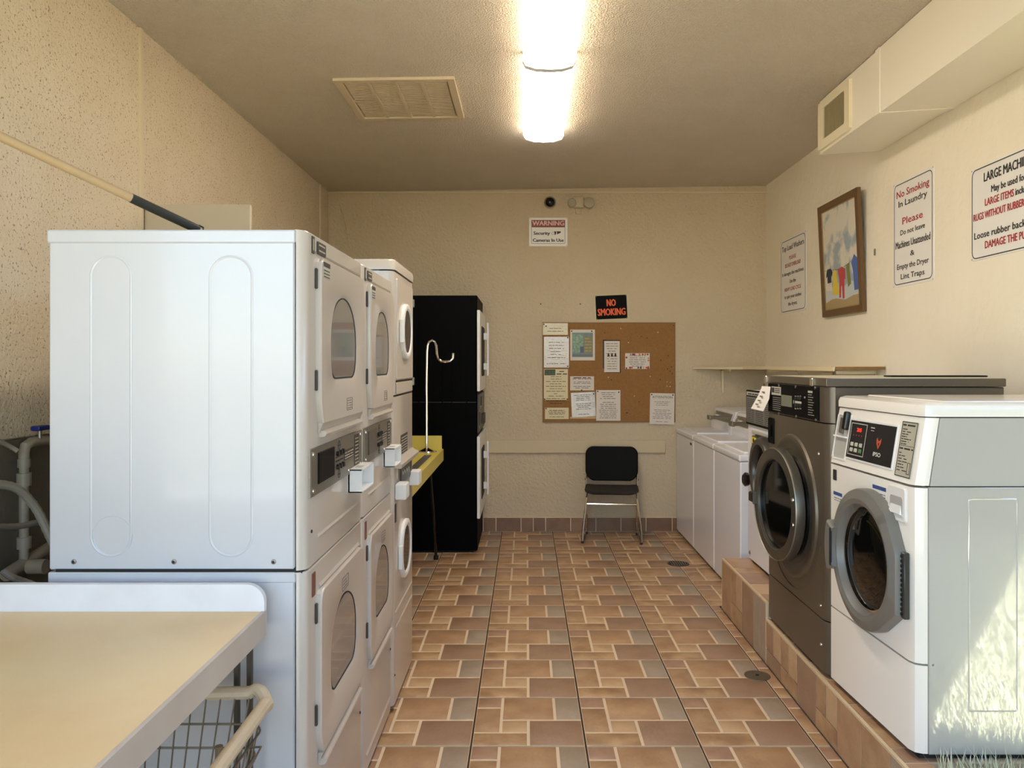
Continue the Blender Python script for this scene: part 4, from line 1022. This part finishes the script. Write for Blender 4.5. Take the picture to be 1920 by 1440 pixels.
# ------------------------------------------------------------ chair
t = thing('stacking_chair', (.755, 7.02, 0), 'black padded stacking chair with chrome sled legs against the back wall', 'chair', rz=math.radians(-6))
def rp(pts_, n=5):
    return pts_
for s_ in (-1, 1):
    x = .228*s_; xf = .252*s_
    fr = [(x*.98, .19, .76), (x, .20, .62), (x, .165, .47), (x, .16, .43), (x, .20, .10), (x*1.02, .215, .03), (x*1.03, .20, .014), (xf, -.20, .014), (xf, -.222, .03), (xf*.99, -.21, .10), (x*.96, -.155, .385), (x*.955, -.14, .405), (x*.95, -.11, .410), (x*.95, .14, .410)]
    part('leg', B().tube(fr, .0095, 8), mChrome, t)
    part('foot_cap', B().box(xf-.012, xf+.012, -.21, -.17, 0, .02, .004, 1).box(x-.012, x+.012, .16, .20, 0, .02, .004, 1), mBlack, t)
part('cross_bar', B().tube([(-.215, -.17, .335), (.215, -.17, .335)], .0095, 8), mChrome, t)
part('cross_bar', B().tube([(-.22, .13, .428), (.22, .13, .428)], .009, 8), mChrome, t)
b = B(); 
def cush(W, D0, D1, z, th_, n=15):
    pass
o = rrect(-.232, .232, -.215, .20, .07, 6); c0 = (0, 0)
def sag(P_, z): return [(x, y, z+.022*(abs(x)/.23)**2-.0) for x, y in P_]
b.loft([sag(grow(o, c0, .93), .412), sag(o, .420), sag(grow(o, c0, 1.01), .430), sag(grow(o, c0, .97), .440), sag(grow(o, c0, .80), .445)])
part('seat', b, mSeatF, t)
o = []
for x, z in rrect(-.236, .236, .515, .800, .070, 7): o.append((x, z-(.045*(1-(x/.236)**2) if z < .60 else 0)))
c0 = (0, .65)
def bk(P_, y): return [(x, y-.03*(abs(x)/.24)**2+.06*(z-.68), z) for x, z in P_]
part('backrest', B().loft([bk(grow(o, c0, .96), .205), bk(o, .195), bk(o, .172), bk(grow(o, c0, .95), .160)]), mSeatB, t)
for s_ in (-1, 1): part('knob', B().cyl((.232*s_, .195, .50), (.232*s_, .18, .50), .012, 10), mBlack, t)

# ------------------------------------------------------------ cork board and notices
cb = thing('bulletin_board', (.76, 7.33, 1.0), 'brown cork bulletin board on the back wall covered with notices', 'bulletin board')
bx0, bx1, bz0, bz1 = .148, 1.376, 1.008, 1.932
m = f_back(7.34)
part('cork_panel', B(m).box(bx0+.008, bx1-.008, bz0+.008, bz1-.008, .002, .0145), mCork, cb)
part('frame', B(m).ring(rect(bx0, bx1, bz0, bz1), rect(bx0+.011, bx1-.011, bz0+.011, bz1-.011), .0, .0148, ((bx0+bx1)/2, (bz0+bz1)/2), 128), M('board_edge', (136, 98, 56), .6), cb)
def bq(u, v): return FP(1000+u/6.262, 580+v/6.262, 7.325)   # from the close-up of the board
for i, (u, v) in enumerate(((1027, 226), (1462, 270), (1115, 390), (880, 797), (1372, 788), (1568, 852), (1606, 858), (1568, 902), (1185, 1018), (1604, 905))):
    part('push_pin', B(m).lathe([(.005, .015), (.0055, .022), (.003, .026)], bq(u, v), 8), mPaperY, cb)
for i, (u, v) in enumerate(((840, 275), (1270, 320), (1335, 335), (1582, 545), (1498, 598), (1622, 675), (1575, 700), (1605, 725), (1490, 825), (915, 828), (1240, 1085), (1645, 190), (1630, 755), (1100, 1215))):
    part('push_pin', B(m).lathe([(.005, .015), (.0055, .02), (.003, .023)], bq(u, v), 8), M('pin_brown', (76, 44, 20), .5), cb)
def notice(u0, v0, u1, v1, label, mt=None, rot=0, lines=0, heading=None, pins=(), cat='notice', fn=None, hseed=0):
    a = bq(u0, v1); c_ = bq(u1, v0); w_, h = c_[0]-a[0], c_[1]-a[1]; cx_, cz = (a[0]+c_[0])/2, (a[1]+c_[1])/2
    ca, sa = math.cos(rot), math.sin(rot)
    mm = frame((cx_, 7.3245, cz), (ca, 0, sa), (-sa, 0, ca), (0, -1, 0))
    t = thing('notice', (cx_, 7.32, a[1]), label, cat, 'papers pinned to the cork board')
    part('sheet', B(mm).prism(rect(-w_/2, w_/2, -h/2, h/2), 0, .0014), mt or mPaper, t)
    b = B(mm); used = False
    top = h/2-.02
    if heading: write(b, heading, 0, h/2-.036, .022, w_*.82, .02, .0022); top = h/2-.075; used = True
    for i in range(lines):
        z = top-i*(top+h/2-.012)/max(lines, 1)
        r = random.Random(hseed*31+i); k = r.uniform(.45, .8)
        if r.random() < .18: continue
        scribble(b, -w_/2*k, w_/2*k, z-.006, .0065, .0022, seed=hseed*50+i); used = True
    if used: part('print', b, mInk if not heading else mInkG, t)
    else: b.bm.free()
    if fn: fn(mm, w_, h, t)
    for (pu, pv) in pins:
        part('push_pin', B(mm).lathe([(.006, .001), (.0065, .009), (.003, .012)], ((pu-.5)*w_, (pv-.5)*h), 8), mInk, t)
    return t
notice(112, 162, 405, 300, 'tan card in plastic sleeve in the top left corner of the cork board', M('tan_sleeve', (204, 184, 136), .2, coat=.6, bump=(30, .01)), lines=3, pins=((.04, .9), (.13, .75)), hseed=1)
notice(124, 322, 418, 684, 'crinkled shiny plastic sleeved sheet just below the tan card', mPlasticSleeve, lines=9, pins=((.95, .97), (.95, .04)), hseed=2)
def photo(mm, w_, h, t):
    part('picture', B(mm).prism(rect(-w_*.42, w_*.42, -h*.39, h*.40), .0014, .0022), M('photo_ground', (92, 106, 98), .3, var=(20, (120, 126, 112), .8)), t)
    part('picture', B(mm).prism(rect(-w_*.40, w_*.02, -h*.24, h*.34), .0022, .0028), M('photo_green', (84, 120, 70), .3, var=(50, (150, 170, 150), .9)), t)
    part('picture', B(mm).prism(rect(w_*.05, w_*.40, -h*.26, h*.26), .0022, .0028), M('photo_olive', (122, 108, 40), .3), t)
    part('picture', B(mm).prism(rect(-w_*.10, w_*.05, -h*.25, -h*.05), .0028, .0034), M('photo_navy', (36, 48, 96), .3), t)
    part('picture', B(mm).prism(rect(-w_*.41, w_*.41, -h*.38, -h*.30), .0022, .0028), M('photo_grey', (84, 86, 84), .3), t)
    b = B(mm)
    for i in range(5): scribble(b, w_*.09, w_*.36, h*(.2-.1*i), .008, .0034, seed=i)
    part('print', b, M('photo_text', (196, 186, 80), .5), t)
notice(433, 238, 722, 600, 'framed colour photo flyer with green plants pinned near top of the cork board', pins=((.06, .95), (.87, .95)), fn=photo, hseed=3)
def bells(mm, w_, h, t):
    part('backing', B(mm).prism(rect(-w_/2-.012, -w_/2+.02, h*.02, h/2+.012), -.001, 0), mInk, t)
    b = B(mm)
    for i in (-1, 0, 1): b.prism([(i*.032-.011, h*.055-.016), (i*.032+.011, h*.055-.016), (i*.032+.008, h*.055), (i*.032+.004, h*.055+.016), (i*.032-.004, h*.055+.016), (i*.032-.008, h*.055)], .0014, .0022)
    part('print', b, mInk, t)
tg = notice(832, 372, 1014, 738, 'narrow white card on dark backing with three small bell shapes', lines=11, fn=bells, hseed=4)
tag(part('backing_card', B(m).prism([(bq(818, 745)[0], bq(818, 745)[1]+.05), bq(850, 745), bq(1026, 745), bq(1020, 360), bq(818, 360)], .0151, .0156), M('navy_card', (36, 34, 48), .6)), 'dark navy backing card behind the narrow white bell card', 'card')
def flor(mm, w_, h, t):
    r = random.Random(5)
    for i in range(22):
        e_ = r.choice((0, 1, 2, 3)); u = r.uniform(-.47, .47)
        x, y = ((u*w_, h*.42), (u*w_, -h*.42), (-w_*.45, u*h), (w_*.45, u*h))[e_]
        part('printed_flower', B(mm).prism(circ(x, y, r.uniform(.006, .011), 7), .0014, .0019+i*.00002), (mSignRed, mOrange, M('plum', (96, 44, 60), .6))[i % 3], t)
notice(1078, 515, 1365, 700, 'small white card with a red and orange flowered border', lines=6, fn=flor, hseed=5)
def head6(mm, w_, h, t):
    part('picture', B(mm).prism(rect(-w_*.48, -w_*.02, h*.30, h*.49), .0014, .0021), M('leafy', (46, 66, 40), .5, var=(60, (90, 110, 70), .9)), t)
    b = B(mm); scribble(b, w_*.14, w_*.34, h*.41, .012, .0022, seed=21); scribble(b, w_*.03, w_*.46, h*.325, .014, .0022, seed=8)
    part('print', b, mInk, t)
notice(124, 702, 406, 1064, 'cream sheet with a dark green picture in its top left corner', mPaperY, lines=0, fn=lambda mm, w_, h, t: (head6(mm, w_, h, t), part('print', (lambda b: [scribble(b, -w_*.44*k, w_*.44*k, h*.25-i*.0225, .007, .0022, seed=i+11) for i, k in enumerate((.5, .5, .95, .6, .95, .6, .9, .2, .7, .9, .9, .6))] and b)(B(mm)), mInk, t)), pins=((.03, .03), (.97, .03)), hseed=6)
notice(432, 786, 712, 952, 'small white notice with bold red heading above the sleeved sheet', lines=7, fn=lambda mm, w_, h, t: part('heading', scribble(B(mm), -w_*.36, w_*.36, h*.36, .013, .0024, seed=19), M('maroon_ink', (110, 30, 30), .6), t), pins=((.48, .02),), hseed=7)
notice(447, 975, 728, 1262, 'tilted plastic sleeved sheet in the middle of the bottom row', M('sleeve_white', (208, 202, 202), .15, coat=1, bump=(18, .012)), rot=.045, lines=12, pins=((.95, .92),), hseed=8)
notice(738, 948, 1022, 1308, 'plain white page of typed rules hanging lowest, right of the tilted sheet', lines=14, pins=((.06, .96), (.93, .93)), hseed=9)
notice(136, 1155, 415, 1288, 'small cream landscape note in the bottom left corner of the cork board', mPaperY, lines=6, pins=((.05, .93),), hseed=10)
notice(1368, 985, 1655, 1350, 'notice headed ATTENTION overhanging the bottom right corner of the cork board', rot=-.02, lines=13, heading='ATTENTION', pins=((.06, .95), (.93, .95)), hseed=11)
tag(part('cardboard_edge', B(m).prism(rect(bq(430, 0)[0], bq(735, 0)[0], bq(0, 1284)[1], bq(0, 1262)[1]), .0151, .0158), mPaperTan), 'thin tan card edge showing under the tilted sleeved sheet', 'card')

# ------------------------------------------------------------ signs
def sign(name, m, w_, h, label, lines, border=True, mt=mSign, r=.03, th_=.003, bw=.005, cat='sign', inset=.014):
    t = thing(name, tuple(m @ Vector((w_/2, 0, 0))), label, cat)
    part('plate', B(m).bprism(rrect(0, w_, 0, h, r*.6), 0, th_, (w_/2, h/2), .0008), mt, t)
    if border:
        o = rrect(inset, w_-inset, inset, h-inset, r); i_ = rrect(inset+bw, w_-inset-bw, inset+bw, h-inset-bw, r-bw)
        part('border', B(m).loft([(i_, th_), (o, th_), (o, th_+.0008), (i_, th_+.0008)], (False, False)) , mInk, t)
    for s, fx, fy, ch, wf, col, bold in lines:
        b = B(m); write(b, s, fx*w_, h*(1-fy), ch*h, wf*w_, bold, th_+.001); part('lettering', b, col, t)
    for x, y in ((.008, .008), (w_-.008, .008), (.008, h-.008), (w_-.008, h-.008)):
        part('screw', B(m).lathe([(.003, th_), (.0025, th_+.0015)], (x, y), 8), mSteel, t)
    return t
sign('no_smoking_sign', f_west(XR, 4.785, 2.004), .477, .624, 'white sign reading No Smoking In Laundry beside the framed picture', [
    ('No Smoking', .5, .120, .066, .80, mSignRed, .035), ('In Laundry', .5, .215, .058, .70, mInk, .04),
    ('Please', .5, .385, .064, .50, mSignRed, .04), ('Do not leave', .5, .490, .048, .60, mInk, .04),
    ('Machines Unattended', .5, .600, .066, .85, mInk, .035), ('&', .5, .705, .048, .10, mInk, .04),
    ('Empty the Dryer', .5, .808, .050, .78, mInk, .04), ('Lint Traps', .5, .905, .050, .58, mInk, .04)], r=.035)
sign('large_machines_sign', f_west(XR, 3.947, 2.057), .61, .455, 'white sign reading LARGE MACHINES at the right edge of the picture', [
    ('LARGE MACHINES', .5, .135, .095, .63, mInk, .05), ('May be used for', .5, .285, .070, .43, mInk, .05),
    ('LARGE ITEMS', .385, .405, .075, .37, mSignRed, .05), ('including', .70, .405, .070, .22, mInk, .05),
    ('RUGS WITHOUT RUBBER BACKING', .5, .535, .075, .92, mSignRed, .05), ('Loose rubber backing will', .5, .735, .072, .90, mInk, .05),
    ('DAMAGE THE PUMP', .5, .855, .078, .60, mSignRed, .05)], r=.035, inset=.008)
sign('washer_sign', f_west(XR, 6.905, 1.978), .63, .632, 'white sign reading Top Load Washers, farthest back on the right wall', [
    ('Top Load Washers', .5, .125, .070, .86, mInk, .04), ('PLEASE', .5, .268, .048, .26, mSignRed, .035), ('DO NOT OVERLOAD', .5, .362, .050, .60, mSignRed, .035),
    ('It damages the machines.', .5, .470, .048, .84, mInk, .035), ('Use the', .5, .580, .048, .24, mInk, .035), ('HEAVY LOAD CYCLE', .5, .682, .048, .64, mSignRed, .035),
    ('to spin your clothes', .5, .780, .048, .66, mInk, .035), ('the dryest.', .5, .878, .048, .36, mInk, .035)], r=.05)
ws = FP(992, 461.5, 7.335); we = FP(1064, 408, 7.335); W_, H_ = we[0]-ws[0], we[1]-ws[1]
mw = f_back(7.34, ws[0], ws[1])
t = sign('warning_sign', mw, W_, H_, 'red and white WARNING Security Cameras In Use sign high on the back wall', [('Security', .33, .545, .115, .42, mInk, .06), ('Cameras In Use', .5, .79, .115, .80, mInk, .06)], r=.012, inset=.022, bw=.003)
part('red_band', B(mw).prism(rect(.022, W_-.022, H_*.66, H_-.022), .003, .0044), mSignDk, t)
b = B(mw); write(b, 'WARNING', W_/2, H_*.805, H_*.16, W_*.82, .05, .0052); part('lettering', b, M('pink_white', (232, 190, 184), .5), t)
b = B(mw); cx_, cy_ = W_*.68, H_*.45
b.ring(circ(cx_-.02, cy_, .0125), circ(cx_-.02, cy_, .0105), .0032, .0042, (cx_-.02, cy_), 24)
b.prism([(cx_-.012, cy_+.016), (cx_+.008, cy_+.019), (cx_+.010, cy_-.002), (cx_+.002, cy_-.014), (cx_-.008, cy_-.012), (cx_-.003, cy_)], .0032, .0042)
b.prism([(cx_+.012, cy_+.019), (cx_+.052, cy_+.017), (cx_+.052, cy_+.006), (cx_+.016, cy_-.010), (cx_+.018, cy_+.004)], .0032, .0042)
part('camera_symbol', b, mInk, t)
ns = FP(1119, 600, 7.335); rot = .045
mn = frame((ns[0], 7.34, ns[1]), (math.cos(rot), 0, math.sin(rot)), (-math.sin(rot), 0, math.cos(rot)), (0, -1, 0))
tag(part('backing_plate', B(f_back(7.34)).prism(rect(FP(1115.5, 0, 7.34)[0], FP(1179.5, 0, 7.34)[0], FP(0, 600.5, 7.34)[1], FP(0, 551, 7.34)[1]), 0, .002), M('old_plate', (206, 194, 160), .6)), 'pale plate behind the tilted black NO SMOKING sign', 'plate')
mn = frame((ns[0]-.004, 7.3375, ns[1]+.004), (math.cos(rot), 0, math.sin(rot)), (-math.sin(rot), 0, math.cos(rot)), (0, -1, 0))
sign('no_smoking_sign', mn, .288, .218, 'small tilted black sign with orange NO SMOKING above the cork board', [('NO', .5, .31, .29, .28, mOrange, .05), ('SMOKING', .5, .70, .29, .88, mOrange, .05)], border=False, mt=mBlk, r=.008, th_=.002)

# ------------------------------------------------------------ framed picture, leaning out at the top
fh = .808; fw = .70
lean = .038/fh
mp = frame((XR-.003, 5.86, 1.893), (0, -1, 0), (-lean, 0, 1), (-1, 0, -lean))
t = thing('framed_picture', (XR-.02, 5.5, 1.9), 'brown framed picture of clothes on a washing line under clouds', 'picture')
part('backing', B(mp).prism(rect(.03, fw-.03, .03, fh-.03), .0, .01), mSeam, t)
part('frame', B(mp).ring(rect(0, fw, 0, fh), rect(.045, fw-.045, .045, fh-.045), 0, .026, (fw/2, fh/2), 128), mFrameW, t)
part('frame_lip', B(mp).ring(rect(.04, fw-.04, .04, fh-.04), rect(.052, fw-.052, .052, fh-.052), .008, .017, (fw/2, fh/2), 128), M('frame_gold', (164, 132, 84), .4), t)
mSky = M('print_clouds', (150, 166, 172), .6)
n = mSky.node_tree.nodes; l = mSky.node_tree.links
tc = n.new('ShaderNodeTexCoord'); no = n.new('ShaderNodeTexNoise'); no.inputs['Scale'].default_value = 5.5; no.inputs['Detail'].default_value = 4
r = n.new('ShaderNodeValToRGB'); r.color_ramp.elements[0].position = .42; r.color_ramp.elements[1].position = .52
r.color_ramp.elements[0].color = lin((158, 172, 178)); r.color_ramp.elements[1].color = lin((220, 214, 198))
l.new(tc.outputs['Object'], no.inputs['Vector']); l.new(no.outputs['Fac'], r.inputs['Fac']); l.new(r.outputs['Color'], n['Principled BSDF'].inputs['Base Color'])
pc = part('print', B(mp).prism(rect(.045, fw-.045, .045, fh-.045), .010, .012), mSky, t)
part('ground', B(mp).prism(rect(.05, fw-.05, .05, .12), .012, .0124), M('print_ground', (176, 154, 112), .7), pc)
part('ground', B(mp).prism([(.05, .10), (.2, .125), (.4, .10), (fw-.05, .135), (fw-.05, .20), (.5, .22), (.3, .17), (.05, .19)], .0124, .0127), M('print_mist', (196, 204, 206), .7), pc)
part('washing_line', B(mp).loft([[(.05, .335, .0128), (.35, .315, .0128), (fw-.05, .37, .0128), (fw-.05, .372, .0128), (.35, .317, .0128), (.05, .337, .0128)], [(.05, .335, .0132), (.35, .315, .0132), (fw-.05, .37, .0132), (fw-.05, .372, .0132), (.35, .317, .0132), (.05, .337, .0132)]]), mInk, pc)
def cloth(pts_, c_, nm): part('printed_garment', B(mp).prism(pts_, .0132, .0138), M(nm, c_, .7), pc)
cloth([(.09, .325), (.11, .34), (.17, .34), (.20, .31), (.18, .28), (.17, .30), (.17, .24), (.10, .24), (.10, .29), (.075, .28)], (44, 56, 66), 'p1')
cloth([(.20, .31), (.24, .325), (.27, .31), (.28, .24), (.31, .14), (.18, .15), (.20, .24)], (222, 200, 84), 'p2')
cloth([(.29, .32), (.37, .33), (.42, .31), (.42, .24), (.40, .24), (.39, .11), (.36, .11), (.355, .20), (.34, .20), (.33, .12), (.30, .12), (.315, .24)], (190, 74, 78), 'p3')
cloth([(.44, .33), (.50, .345), (.49, .28), (.51, .20), (.46, .18), (.45, .26)], (130, 130, 70), 'p4')
cloth([(.53, .34), (.58, .39), (.62, .36), (.64, .36), (.645, .15), (.56, .15), (.55, .28)], (82, 110, 176), 'p5')
# small wall hook near the sign
q = SP(1641, 470, XR)
tag(part('picture_hook', B(f_west(XR, q[0], q[1])).box(-.008, .008, -.03, .012, 0, .006, .002, 1), mSteel), 'small bent nail hook on the right wall between picture and sign', 'hook')
# nail marks on back wall
for px, py in ((1077, 371), (1088, 570), (1014, 570)):
    q = FP(px, py, 7.34); tag(part('nail', B(f_back(7.34)).lathe([(.006, 0), (.005, .004)], q, 8), mSeam), {1077: 'tiny dark nail between security camera and emergency light', 1088: 'tiny nail in back wall just left of NO SMOKING sign', 1014: 'tiny nail in back wall above top left corner of cork board'}[px], 'nail')
